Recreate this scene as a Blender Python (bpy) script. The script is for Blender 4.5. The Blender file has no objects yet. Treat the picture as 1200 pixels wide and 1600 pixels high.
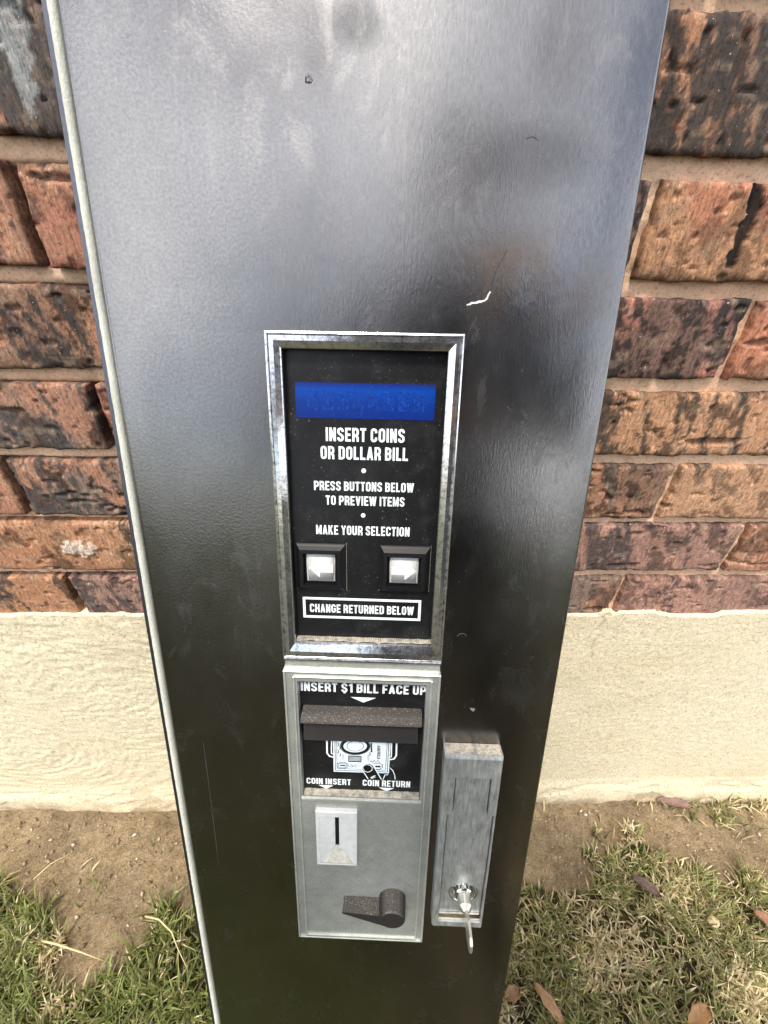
import bpy, bmesh, math, random
import numpy as np
from mathutils import Matrix, Vector
random.seed(7)
rng = np.random.default_rng(11)

# ------------------------------------------------------------------ camera, sky, sun, exposure
SC = bpy.context.scene
D, ZC = 0.375, 0.961                      # lens: metres from the wall, metres above the ground
CAM = np.array([0.0, -D, ZC])
RC = np.array([[0.999526, -0.005689, -0.03026],
               [-0.021654, 0.568784, -0.822202],
               [0.021889, 0.822467, 0.568391]])
FPX = 660.0                               # focal length for the 1200 px wide photograph
cam_d = bpy.data.cameras.new('camera')
cam = bpy.data.objects.new('camera', cam_d)
SC.collection.objects.link(cam)
cam_d.sensor_fit = 'HORIZONTAL'
cam_d.sensor_width = 36.0
cam_d.lens = FPX / 1200.0 * 36.0
cam_d.clip_start = 0.01
cam_d.clip_end = 2000.0
cam.matrix_world = Matrix([[*RC[0], CAM[0]], [*RC[1], CAM[1]], [*RC[2], CAM[2]], [0, 0, 0, 1]])
SC.camera = cam

SUN_EL, SUN_AZ = math.radians(66), math.radians(-22)      # azimuth from straight in front of the wall, + = right
W = bpy.data.worlds.new('World')
SC.world = W
W.use_nodes = True
nt = W.node_tree
nt.nodes.clear()
wo = nt.nodes.new('ShaderNodeOutputWorld')
bg = nt.nodes.new('ShaderNodeBackground')
sky = nt.nodes.new('ShaderNodeTexSky')
sky.sky_type = 'NISHITA'
sky.sun_disc = False
sky.sun_elevation = SUN_EL
sky.sun_rotation = math.pi - SUN_AZ
sky.dust_density = 1.5
tc = nt.nodes.new('ShaderNodeTexCoord')
cn = nt.nodes.new('ShaderNodeTexNoise')
cn.inputs['Scale'].default_value = 2.6
cn.inputs['Detail'].default_value = 6
cn.inputs['Roughness'].default_value = 0.55
cr = nt.nodes.new('ShaderNodeValToRGB')
cr.color_ramp.elements[0].position = 0.40
cr.color_ramp.elements[0].color = (0, 0, 0, 1)
cr.color_ramp.elements[1].position = 0.62
cr.color_ramp.elements[1].color = (1, 1, 1, 1)
cm = nt.nodes.new('ShaderNodeMix')
cm.data_type = 'RGBA'
nt.links.new(tc.outputs['Generated'], cn.inputs['Vector'])
nt.links.new(cn.outputs['Fac'], cr.inputs['Fac'])
nt.links.new(cr.outputs['Color'], cm.inputs[0])
nt.links.new(sky.outputs['Color'], cm.inputs[6])
cm.inputs[7].default_value = (15.3, 15.6, 16.1, 1)            # cloud, in the sky texture's own units
nt.links.new(cm.outputs[2], bg.inputs['Color'])
bg.inputs['Strength'].default_value = 0.11
nt.links.new(bg.outputs['Background'], wo.inputs['Surface'])

sun_d = bpy.data.lights.new('sun', 'SUN')
sun_d.energy = 2.0
sun_d.angle = math.radians(10)
sun_d.color = (1.0, 0.93, 0.82)
sun = bpy.data.objects.new('sun', sun_d)
SC.collection.objects.link(sun)
sdir = Vector((math.sin(SUN_AZ) * math.cos(SUN_EL), -math.cos(SUN_AZ) * math.cos(SUN_EL), math.sin(SUN_EL)))
sun.rotation_euler = sdir.to_track_quat('Z', 'Y').to_euler()
sun.location = (0, -3, 4)

SC.view_settings.view_transform = 'Standard'
SC.view_settings.look = 'None'
SC.view_settings.gamma = 1.0
SC.view_settings.exposure = 1.03

# ------------------------------------------------------------------ helpers
def ray(px, py):
    return RC @ np.array([(px - 600) / FPX, -(py - 800) / FPX, -1.0])

def wall_xz(px, py):                       # measured photo position -> point on the wall plane y = 0
    d = ray(px, py)
    t = D / d[1]
    return d[0] * t, ZC + d[2] * t

def ground_xy(px, py):                     # measured photo position -> point on the ground z = 0
    d = ray(px, py)
    t = -ZC / d[2]
    return d[0] * t, -D + d[1] * t

U = 0.28
P0 = np.array([0.03026035, 0.82220184, -0.56839111]) * U
DU = np.array([0.99860713, -0.05172087, 0.01042866])
DV = np.array([0.00553854, 0.29932174, 0.95413616])
DN = np.array([-0.05247027, -0.95274942, 0.29919128])
BASE_V, BASE_U = -0.84, -0.0205

def dl(px, py, off=0.0):                   # measured photo position -> (x, y) in the leaning door's own axes at height off
    d = ray(px, py)
    t = ((P0 @ DN) + off) / (d @ DN)
    X = d * t - P0
    return (X @ DU - BASE_U, X @ DV - BASE_V)

def link(o):
    SC.collection.objects.link(o)
    return o

def tag(o, label, cat, group=None, kind=None):
    o['label'] = label
    if cat: o['category'] = cat
    if group: o['group'] = group
    o['kind'] = kind or 'thing'
    return o

def mesh_obj(name, bm, mats, parent=None, smooth=False):
    bmesh.ops.recalc_face_normals(bm, faces=bm.faces[:])
    me = bpy.data.meshes.new(name)
    bm.to_mesh(me)
    bm.free()
    return finish(name, me, mats, parent, smooth)

def finish(name, me, mats, parent=None, smooth=False):
    if not isinstance(mats, (list, tuple)): mats = [mats]
    for m in mats: me.materials.append(m)
    if smooth:
        me.polygons.foreach_set('use_smooth', [True] * len(me.polygons))
    o = link(bpy.data.objects.new(name, me))
    if parent: o.parent = parent
    return o

def np_mesh(name, verts, quads, cols=None, tris=None):
    me = bpy.data.meshes.new(name)
    verts = np.asarray(verts, np.float32)
    quads = np.asarray(quads, np.int32).reshape(-1, 4)
    nq = len(quads)
    lt = np.full(nq, 4, np.int32)
    loops = quads.ravel()
    if tris is not None and len(tris):
        tris = np.asarray(tris, np.int32).reshape(-1, 3)
        loops = np.concatenate([loops, tris.ravel()])
        lt = np.concatenate([lt, np.full(len(tris), 3, np.int32)])
    ls = np.concatenate([[0], np.cumsum(lt)[:-1]]).astype(np.int32)
    me.vertices.add(len(verts))
    me.vertices.foreach_set('co', verts.ravel())
    me.loops.add(len(loops))
    me.loops.foreach_set('vertex_index', loops)
    me.polygons.add(len(lt))
    me.polygons.foreach_set('loop_start', ls)
    me.polygons.foreach_set('loop_total', lt)
    if cols is not None:
        a = me.color_attributes.new('Col', 'FLOAT_COLOR', 'POINT')
        c = np.ones((len(verts), 4), np.float32)
        c[:, :3] = cols
        a.data.foreach_set('color', c.ravel())
    me.update(calc_edges=True)
    return me

def grid_quads(nx, ny, base=0):
    i = np.arange(nx - 1)[None, :] + nx * np.arange(ny - 1)[:, None]
    return (np.stack([i, i + 1, i + nx + 1, i + nx], -1) + base).reshape(-1, 4)

def hash2(ix, iy, s):
    h = (ix.astype(np.int64) * 374761393 + iy.astype(np.int64) * 668265263 + int(s) * 1442695041) & 0xffffffff
    h = ((h ^ (h >> 13)) * 1274126177) & 0xffffffff
    return ((h ^ (h >> 16)) & 0xffff) / 65535.0

def vnoise(x, y, s=0):
    ix, iy = np.floor(x), np.floor(y)
    fx, fy = x - ix, y - iy
    fx, fy = fx * fx * (3 - 2 * fx), fy * fy * (3 - 2 * fy)
    a, b = hash2(ix, iy, s), hash2(ix + 1, iy, s)
    c, d = hash2(ix, iy + 1, s), hash2(ix + 1, iy + 1, s)
    return (a + (b - a) * fx) * (1 - fy) + (c + (d - c) * fx) * fy

def fbm(x, y, s=0, o=4, g=0.5):
    v, a, t = 0, 1.0, 0
    for k in range(o):
        v = v + a * vnoise(x * 2 ** k, y * 2 ** k, s + 17 * k)
        t += a
        a *= g
    return v / t

def sstep(a, b, x):
    t = np.clip((x - a) / (b - a), 0, 1)
    return t * t * (3 - 2 * t)

# ---- material helpers
class MB:
    def __init__(s, name):
        s.m = bpy.data.materials.new(name)
        s.m.use_nodes = True
        s.t = s.m.node_tree
        s.b = s.t.nodes['Principled BSDF']
        s.co = s.t.nodes.new('ShaderNodeTexCoord')
    def n(s, typ, **kw):
        o = s.t.nodes.new(typ)
        for k, v in kw.items():
            if hasattr(o, k): setattr(o, k, v)
        return o
    def l(s, a, b): s.t.links.new(a, b)
    def vec(s, scale=(1, 1, 1), loc=(0, 0, 0), rot=(0, 0, 0)):
        mp = s.n('ShaderNodeMapping')
        mp.inputs['Scale'].default_value = scale
        mp.inputs['Location'].default_value = loc
        mp.inputs['Rotation'].default_value = rot
        s.l(s.co.outputs['Object'], mp.inputs['Vector'])
        return mp.outputs['Vector']
    def noise(s, scale, detail=4, rough=0.5, stretch=(1, 1, 1), dist=0.0, loc=(0, 0, 0)):
        o = s.n('ShaderNodeTexNoise')
        o.inputs['Scale'].default_value = scale
        o.inputs['Detail'].default_value = detail
        o.inputs['Roughness'].default_value = rough
        o.inputs['Distortion'].default_value = dist
        s.l(s.vec(stretch, loc), o.inputs['Vector'])
        return o.outputs['Fac']
    def ramp(s, f, *st):
        r = s.n('ShaderNodeValToRGB')
        while len(r.color_ramp.elements) < len(st): r.color_ramp.elements.new(0.5)
        for e, (p, c) in zip(r.color_ramp.elements, st):
            e.position = p
            e.color = (c, c, c, 1) if isinstance(c, (int, float)) else (*c, 1)
        s.l(f, r.inputs['Fac'])
        return r.outputs['Color']
    def mix(s, f, a, b, mode='MIX'):
        x = s.n('ShaderNodeMix', data_type='RGBA', blend_type=mode)
        for i, v in ((0, f), (6, a), (7, b)):
            if isinstance(v, (int, float)): x.inputs[i].default_value = v if i == 0 else (v, v, v, 1)
            elif isinstance(v, tuple): x.inputs[i].default_value = (*v, 1)
            else: s.l(v, x.inputs[i])
        return x.outputs[2]
    def math(s, op, a, b=0.0, c=0.0):
        x = s.n('ShaderNodeMath', operation=op)
        for i, v in enumerate((a, b, c)):
            if isinstance(v, (int, float)): x.inputs[i].default_value = v
            else: s.l(v, x.inputs[i])
        return x.outputs[0]
    def bump(s, h, strength=0.3, dist=0.001, normal=None):
        b = s.n('ShaderNodeBump')
        b.inputs['Strength'].default_value = strength
        b.inputs['Distance'].default_value = dist
        s.l(h, b.inputs['Height'])
        if normal: s.l(normal, b.inputs['Normal'])
        return b.outputs['Normal']
    def set(s, **kw):
        nm = dict(base='Base Color', metal='Metallic', rough='Roughness', normal='Normal', spec='Specular IOR Level', coat='Coat Weight', coatr='Coat Roughness')
        for k, v in kw.items():
            i = s.b.inputs[nm[k]]
            if isinstance(v, (int, float)): i.default_value = v
            elif isinstance(v, tuple): i.default_value = (*v, 1)
            else: s.l(v, i)
        return s.m

def col_attr(s):
    a = s.n('ShaderNodeVertexColor')
    a.layer_name = 'Col'
    return a.outputs['Color']

# ------------------------------------------------------------------ materials
def m_brick():
    s = MB('brick_clay')
    c = col_attr(s)
    f = s.noise(300, 6, 0.85)
    st = s.noise(190, 5, 0.8, (2.2, 1, 0.45))
    k = s.mix(1.0, c, s.ramp(st, (0.36, 0.45), (0.5, 0.92), (0.64, 1.25)), 'MULTIPLY')
    k = s.mix(1.0, k, s.ramp(f, (0.37, 0.30), (0.46, 1.0), (0.55, 1.1), (0.68, 1.9)), 'MULTIPLY')
    w = s.noise(420, 2, 0.5)
    k = s.mix(s.ramp(w, (0.715, 0.0), (0.75, 0.75)), k, (0.62, 0.54, 0.45))
    h = s.math('ADD', s.math('MULTIPLY', st, 0.4), f)
    return s.set(base=k, rough=0.85, spec=0.35, normal=s.bump(h, 0.6, 0.0009))

def m_mortar():
    s = MB('mortar')
    c = col_attr(s)
    f = s.noise(360, 6, 0.8)
    k = s.mix(1.0, c, s.ramp(f, (0.34, 0.45), (0.46, 0.95), (0.7, 1.15)), 'MULTIPLY')
    return s.set(base=k, rough=0.95, spec=0.2, normal=s.bump(f, 0.6, 0.0015))

def m_stucco():
    s = MB('cream_stucco')
    c = col_attr(s)
    f = s.noise(360, 5, 0.8, (1, 1, 1.2), 0.6)
    g = s.noise(170, 3, 0.6)
    k = s.mix(1.0, c, s.ramp(f, (0.36, 0.24), (0.44, 0.86), (0.6, 1.12)), 'MULTIPLY')
    k = s.mix(1.0, k, s.ramp(g, (0.25, 0.85), (0.6, 1.05)), 'MULTIPLY')
    return s.set(base=k, rough=0.92, spec=0.2, normal=s.bump(f, 0.8, 0.0018))

def m_ground():
    s = MB('dirt')
    c = col_attr(s)
    f = s.noise(330, 6, 0.8)
    g = s.noise(60, 5, 0.65)
    k = s.mix(1.0, c, s.ramp(f, (0.32, 0.42), (0.48, 1.08), (0.68, 1.75)), 'MULTIPLY')
    k = s.mix(1.0, k, s.ramp(g, (0.3, 0.78), (0.6, 1.25)), 'MULTIPLY')
    h = s.math('ADD', s.math('MULTIPLY', g, 1.5), f)
    return s.set(base=k, rough=0.95, spec=0.15, normal=s.bump(h, 1.0, 0.008))

def m_blade():
    s = MB('grass_blade')
    c = col_attr(s)
    m = s.set(base=c, rough=0.55, spec=0.35)
    s.b.inputs['Subsurface Weight'].default_value = 0.0
    tr = s.n('ShaderNodeBsdfTranslucent')
    s.l(c, tr.inputs['Color'])
    mx = s.n('ShaderNodeMixShader')
    mx.inputs[0].default_value = 0.25
    out = s.t.nodes['Material Output']
    s.l(s.b.outputs[0], mx.inputs[1])
    s.l(tr.outputs[0], mx.inputs[2])
    s.l(mx.outputs[0], out.inputs['Surface'])
    return m

def mask_box(s, x, y, rx, ry, soft=0.5):        # soft ellipse in the door's own axes
    v = s.vec((1 / rx, 1 / ry, 0), (-x / rx, -y / ry, 0))
    L = s.n('ShaderNodeVectorMath', operation='LENGTH')
    s.l(v, L.inputs[0])
    return s.ramp(L.outputs['Value'], (max(0.0, 1 - soft), 1.0), (1.0, 0.0))

def m_door():
    s = MB('dark_bronze_paint')
    peel = s.noise(560, 3, 0.55)                                   # orange peel
    brush = s.noise(700, 4, 0.75, (1.0, 0.28, 1))                   # rubbed vertically
    patch = s.noise(9, 4, 0.55)
    cloud = s.noise(22, 5, 0.6, (1, 0.6, 1))
    x_right = s.n('ShaderNodeSeparateXYZ')
    s.l(s.vec(), x_right.inputs[0])
    leftness = s.ramp(s.math('ADD', s.math('MULTIPLY', x_right.outputs['X'], -4.0), s.math('MULTIPLY', patch, 0.7)), (0.30, 0.0), (0.62, 1.0))
    h = s.mix(leftness, brush, peel)
    rough = s.ramp(cloud, (0.3, 0.18), (0.7, 0.29))
    base_grain = s.ramp(s.mix(leftness, brush, peel), (0.30, 0.87), (0.5, 1.0), (0.70, 1.14))
    base = s.ramp(patch, (0.3, (0.158, 0.153, 0.152)), (0.7, (0.208, 0.202, 0.200)))
    # brown spot, greasy smudges and dust patches with outlines of their own
    bx, by = dl(815, 450)
    base = s.mix(s.math('MULTIPLY', mask_box(s, bx, by, 0.055, 0.034, 0.9), s.ramp(cloud, (0.35, 0.0), (0.6, 0.9))), base, (0.15, 0.092, 0.050))
    for (px, py, rx, ry, a) in ((557, 36, 0.016, 0.013, 0.75), (500, 60, 0.012, 0.03, 0.25), (830, 245, 0.042, 0.020, 0.4), (880, 60, 0.02, 0.03, 0.3)):
        x, y = dl(px, py)
        mk = s.math('MULTIPLY', mask_box(s, x, y, rx, ry, 0.6), s.ramp(cloud, (0.3, 0.3), (0.55, a)))
        base = s.mix(mk, base, (0.058, 0.056, 0.057))
    base = s.mix(1.0, base, base_grain, 'MULTIPLY')
    spk = s.noise(620, 2, 0.5)
    base = s.mix(s.ramp(spk, (0.735, 0.0), (0.78, 0.45)), base, (0.42, 0.40, 0.37))
    dust = s.noise(60, 5, 0.7)
    dmask = s.ramp(dust, (0.55, 0.0), (0.8, 0.10))
    base = s.mix(dmask, base, (0.30, 0.29, 0.275))
    drip = s.noise(260, 4, 0.6, (1, 0.035, 1))
    base = s.mix(s.math('MULTIPLY', s.ramp(drip, (0.60, 0.0), (0.72, 1.0)), s.ramp(patch, (0.4, 0.0), (0.7, 0.16))), base, (0.36, 0.35, 0.33))
    smear = s.noise(38, 5, 0.65, (1, 0.55, 1), 1.2)
    rough = s.math('ADD', rough, s.ramp(smear, (0.55, 0.0), (0.72, 0.12)))
    nrm = s.bump(h, 0.15, 0.0006)
    big = s.noise(7, 2, 0.5)
    nrm = s.bump(big, 0.32, 0.004, nrm)
    dx, dy = dl(352, 478)
    nrm = s.bump(s.math('MULTIPLY', mask_box(s, dx, dy, 0.060, 0.014, 1.0), s.ramp(cloud, (0.3, 0.2), (0.7, 1.0))), 0.24, 0.0016, nrm)
    dx, dy = dl(300, 372)
    nrm = s.bump(mask_box(s, dx, dy, 0.030, 0.036, 1.0), 0.22, 0.0016, nrm)
    s.b.inputs['Metallic'].default_value = 1.0
    return s.set(base=base, rough=rough, normal=nrm)

def m_chrome():
    s = MB('worn_chrome')
    f = s.noise(320, 5, 0.7)
    g = s.noise(60, 3, 0.6)
    base = s.ramp(f, (0.32, (0.30, 0.29, 0.29)), (0.5, (0.66, 0.66, 0.68)), (0.7, (0.78, 0.78, 0.78)))
    spots = s.noise(650, 2, 0.6)
    base = s.mix(s.ramp(spots, (0.68, 0.0), (0.74, 0.7)), base, (0.45, 0.40, 0.32))
    return s.set(base=base, metal=0.95, rough=s.ramp(g, (0.3, 0.06), (0.7, 0.22)), normal=s.bump(f, 0.12, 0.0005))

def m_zinc(name='zinc_plate', a=(0.25, 0.265, 0.245), b=(0.52, 0.535, 0.50), rough=0.45, sc=1000):
    s = MB(name)
    f = s.noise(sc, 4, 0.8)
    g = s.noise(70, 4, 0.6)
    base = s.mix(0.4, s.ramp(f, (0.36, a), (0.64, b)), s.ramp(g, (0.3, a), (0.7, b)))
    return s.set(base=base, metal=0.6, rough=rough, normal=s.bump(f, 0.2, 0.0005))

def m_steel():
    s = MB('brushed_steel')
    f = s.noise(500, 4, 0.7, (1, 0.12, 1))
    g = s.noise(90, 4, 0.65)
    base = s.mix(0.5, s.ramp(f, (0.36, (0.26, 0.275, 0.265)), (0.64, (0.74, 0.75, 0.74))), s.ramp(g, (0.3, (0.28, 0.30, 0.29)), (0.7, (0.62, 0.63, 0.62))))
    return s.set(base=base, metal=0.65, rough=s.ramp(g, (0.3, 0.30), (0.7, 0.45)), normal=s.bump(f, 0.12, 0.0005))

def m_black(name='black_acrylic', rough=0.28, dusty=0.5, base=(0.008, 0.008, 0.009)):
    s = MB(name)
    sp = s.noise(800, 2, 0.6)
    d = s.noise(45, 5, 0.7)
    thr = s.math('ADD', sp, s.math('MULTIPLY', d, 0.12))
    k = s.mix(s.ramp(thr, (0.755, 0.0), (0.80, dusty)), base, (0.42, 0.37, 0.30))
    k = s.mix(s.ramp(d, (0.5, 0.0), (0.85, 0.10 * dusty)), k, (0.35, 0.35, 0.36))
    return s.set(base=k, rough=s.ramp(d, (0.3, rough), (0.7, rough + 0.15)), spec=0.3)

def m_dusty_plastic(name='dusty_plastic', base=(0.014, 0.013, 0.013)):
    s = MB(name)
    sp = s.noise(1500, 3, 0.7)
    d = s.noise(130, 4, 0.7)
    geo = s.n('ShaderNodeNewGeometry')
    up = s.n('ShaderNodeSeparateXYZ')
    s.l(geo.outputs['Normal'], up.inputs[0])
    top = s.ramp(up.outputs['Z'], (0.55, 0.0), (0.9, 0.85))         # dust lies on what faces up
    amt = s.math('MULTIPLY', top, s.ramp(sp, (0.36, 0.2), (0.72, 0.9)))
    k = s.mix(amt, s.mix(d, base, (base[0] * 1.7, base[1] * 1.6, base[2] * 1.5)), (0.135, 0.120, 0.106))
    pale = s.noise(1000, 2, 0.6)
    k = s.mix(s.math('MULTIPLY', top, s.ramp(pale, (0.60, 0.0), (0.70, 0.8))), k, (0.42, 0.37, 0.30))
    return s.set(base=k, rough=0.55, spec=0.3, normal=s.bump(sp, 0.3, 0.0004))

def m_dust():
    s = MB('settled_dust')
    f = s.noise(900, 4, 0.7)
    g = s.noise(150, 4, 0.7)
    k = s.mix(s.ramp(g, (0.40, 0.0), (0.56, 1.0)), (0.24, 0.235, 0.215), s.ramp(f, (0.3, (0.34, 0.29, 0.22)), (0.7, (0.72, 0.65, 0.52))))
    return s.set(base=k, rough=0.9, normal=s.bump(f, 0.5, 0.0006))

def m_plain(name, base, rough=0.5, metal=0.0, var=0.15, sc=300):
    s = MB(name)
    f = s.noise(sc, 4, 0.7)
    lo = tuple(max(0, c * (1 - var)) for c in base)
    hi = tuple(min(1, c * (1 + var)) for c in base)
    return s.set(base=s.ramp(f, (0.3, lo), (0.7, hi)), rough=rough, metal=metal, spec=0.5 if metal or base[0] > 0.02 else 0.22)

def m_ink():
    s = MB('white_ink')
    f = s.noise(700, 4, 0.7)
    return s.set(base=s.ramp(f, (0.25, (0.45, 0.47, 0.48)), (0.42, (0.74, 0.78, 0.80))), rough=0.45)

def m_blue():
    s = MB('blue_display')
    f = s.noise(500, 4, 0.7)
    y = s.n('ShaderNodeSeparateXYZ')
    s.l(s.co.outputs['Generated'], y.inputs[0])
    k = s.ramp(y.outputs['Y'], (0.0, (0.003, 0.018, 0.15)), (0.45, (0.003, 0.026, 0.19)), (0.8, (0.002, 0.042, 0.27)), (1.0, (0.008, 0.018, 0.14)))
    k = s.mix(s.ramp(f, (0.58, 0.0), (0.8, 0.45)), k, (0.03, 0.12, 0.42))
    return s.set(base=k, rough=0.3, spec=0.25)

def m_felt():
    s = MB('weatherstrip_felt')
    f = s.noise(900, 4, 0.8, (1, 0.5, 1))
    g = s.noise(60, 4, 0.6, (1, 0.4, 1))
    k = s.mix(0.5, s.ramp(f, (0.3, (0.34, 0.34, 0.28)), (0.7, (0.74, 0.73, 0.64))), s.ramp(g, (0.3, (0.40, 0.40, 0.36)), (0.7, (0.72, 0.72, 0.62))))
    return s.set(base=k, rough=0.95, spec=0.1, normal=s.bump(f, 0.8, 0.001))

M = dict(brick=m_brick(), mortar=m_mortar(), stucco=m_stucco(), ground=m_ground(), blade=m_blade(), door=m_door(), chrome=m_chrome(),
         zinc=m_zinc(), zincframe=m_zinc('dull_zinc_frame', (0.42, 0.44, 0.40), (0.70, 0.71, 0.66), 0.28, 500), steel=m_steel(), black=m_black(),
         blackgloss=m_plain('black_plastic', (0.007, 0.007, 0.008), 0.42), plastic=m_dusty_plastic(), mouth=m_dusty_plastic('mouth_plastic', (0.011, 0.010, 0.010)),
         dustrim=m_plain('dusty_rim', (0.20, 0.185, 0.155), 0.8, 0, 0.6, 600), dust=m_dust(), ink=m_ink(), blue=m_blue(), felt=m_felt(), ghost=m_plain('ghost_segment', (0.003, 0.036, 0.235), 0.5, 0, 0.8, 500),
         lens=m_plain('clear_lens', (0.49, 0.49, 0.475), 0.2, 0.0, 0.14, 200), arrow=m_plain('white_arrow', (0.60, 0.595, 0.57), 0.5),
         white=m_plain('white_plastic', (0.56, 0.56, 0.55), 0.4, 0.0, 0.12, 140), cream=m_plain('cream_funnel', (0.50, 0.475, 0.41), 0.6, 0.0, 0.3, 250),
         hole=m_plain('slot_dark', (0.006, 0.006, 0.006), 0.7), bright=m_plain('polished_steel', (0.70, 0.69, 0.67), 0.13, 1.0, 0.15, 400),  # hole: flat black, painted shade in coin slot and frame reveal, also print
         edge=m_plain('grey_blue_steel', (0.085, 0.088, 0.105), 0.35, 0.9), bare=m_plain('bare_scratch', (0.62, 0.60, 0.56), 0.5))

# ------------------------------------------------------------------ ground
def poly_mask(x, y, pts):
    inside = np.zeros(x.shape, bool)
    n = len(pts)
    j = n - 1
    for i in range(n):
        xi, yi = pts[i]
        xj, yj = pts[j]
        c = ((yi > y) != (yj > y)) & (x < (xj - xi) * (y - yi) / (yj - yi + 1e-12) + xi)
        inside ^= c
        j = i
    return inside

def gp(*px): return [ground_xy(*p) for p in px]
# lawn outline as measured, plus where the tufts reach towards the wall
LAWN = gp((-900, 1385), (0, 1392), (45, 1405), (70, 1450), (66, 1530), (100, 1555), (160, 1545), (195, 1500), (218, 1445), (262, 1420), (330, 1430), (560, 1420), (800, 1385), (880, 1395), (930, 1385), (945, 1330), (985, 1310), (1035, 1345), (1090, 1375), (1200, 1370), (1500, 1360), (2600, 1350))
LAWN = LAWN + [(60, -1.0), (60, -80), (-60, -80), (-60, -1.0)]
THIN = gp((960, 1240), (1200, 1233), (1700, 1228), (1700, 1262), (1200, 1275), (1110, 1282), (1060, 1268), (1000, 1262))
DRY = [gp((45, 1470), (110, 1460), (130, 1560), (120, 1600), (60, 1600)), gp((1020, 1370), (1080, 1370), (1085, 1430), (1030, 1425)), gp((880, 1400), (930, 1405), (1010, 1480), (990, 1560), (900, 1540))]

def lawn_density(x, y):
    jx = x + (fbm(x * 30, y * 30, 3) - 0.5) * 0.10
    jy = y + (fbm(x * 30, y * 30, 9) - 0.5) * 0.10
    d = poly_mask(jx, jy, LAWN).astype(float)
    d = np.maximum(d, 0.22 * poly_mask(jx, jy, THIN))
    sparse = 0.05 * sstep(0.56, 0.70, fbm(x * 16, y * 16, 77, 3)) * (np.abs(x) < 1.4)
    d = np.maximum(d, sparse * (y < -0.03) * (y > -0.6))
    return d

def ground_h(x, y):
    r = np.hypot(x, y)
    near = np.clip(1 - (r - 1.5) / 3, 0, 1)
    h = (fbm(x * 9, y * 9, 1, 4) - 0.5) * 0.014 + (fbm(x * 60, y * 60, 2, 4, 0.6) - 0.5) * 0.011
    h += (fbm(x * 200, y * 200, 5, 2) - 0.5) * 0.0025
    return h * near

def axis(fine0, fine1, step, far0, far1):
    a = list(np.arange(fine0, fine1 + step / 2, step))
    s = step
    v = fine1
    while v < far1:
        s *= 1.25
        v += s
        a.append(min(v, far1))
    s = step
    v = fine0
    while v > far0:
        s *= 1.25
        v -= s
        a.insert(0, max(v, far0))
    return np.array(a)

gxs = axis(-1.15, 1.25, 0.0048, -400, 400)
gys = axis(-0.75, 0.04, 0.0042, -400, 6)
GX, GY = np.meshgrid(gxs, gys)
GZ = ground_h(GX, GY)
dens = lawn_density(GX, GY)
t = fbm(GX * 6, GY * 6, 21, 4)[..., None]
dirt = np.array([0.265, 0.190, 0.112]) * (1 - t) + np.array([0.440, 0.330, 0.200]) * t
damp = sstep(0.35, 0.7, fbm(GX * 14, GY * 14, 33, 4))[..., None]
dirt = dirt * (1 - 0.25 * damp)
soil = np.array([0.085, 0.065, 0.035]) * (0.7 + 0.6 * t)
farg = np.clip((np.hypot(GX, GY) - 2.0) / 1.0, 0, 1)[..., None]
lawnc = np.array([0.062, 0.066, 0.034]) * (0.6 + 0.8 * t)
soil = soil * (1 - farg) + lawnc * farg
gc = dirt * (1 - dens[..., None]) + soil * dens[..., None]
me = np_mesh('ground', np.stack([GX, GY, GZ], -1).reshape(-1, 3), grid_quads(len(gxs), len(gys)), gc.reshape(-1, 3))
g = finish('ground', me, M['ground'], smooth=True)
g['kind'] = 'structure'

# ------------------------------------------------------------------ brick wall with its stucco footing
wall = link(bpy.data.objects.new('brick_wall', None))
tag(wall, 'rough brown and orange brick wall above a cream stucco footing, behind the leaning metal door', 'wall')
COURSES = [(12, 242), (284, 442), (468, 593), (615, 712.5), (730, 811), (822, 893), (904, 962)]
CO = [(wall_xz(1100, a)[1], wall_xz(1100, b)[1]) for a, b in COURSES]      # (top z, bottom z)
PITCH = (CO[1][1] - CO[5][1]) / 4
CO[6] = (CO[6][0], CO[5][1] - PITCH)
L, X0 = 0.6027 * D, -0.6649 * D
JW = 0.0085
PAL = dict(
    darkbrown=((0.227, 0.126, 0.082), (0.042, 0.035, 0.031), (0.366, 0.180, 0.103)),
    grey=((0.222, 0.149, 0.114), (0.066, 0.057, 0.052), (0.366, 0.184, 0.116)),
    red=((0.366, 0.153, 0.100), (0.065, 0.042, 0.036), (0.435, 0.216, 0.130)),
    tan=((0.425, 0.221, 0.119), (0.045, 0.033, 0.027), (0.454, 0.189, 0.111)),
    orange=((0.380, 0.184, 0.099), (0.055, 0.039, 0.030), (0.454, 0.243, 0.134)),
    black=((0.173, 0.099, 0.076), (0.022, 0.019, 0.018), (0.395, 0.167, 0.121)),
    ochre=((0.395, 0.225, 0.125), (0.052, 0.039, 0.030), (0.454, 0.252, 0.144)),
    mauve=((0.316, 0.176, 0.134), (0.070, 0.052, 0.047), (0.395, 0.216, 0.161)))
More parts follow.
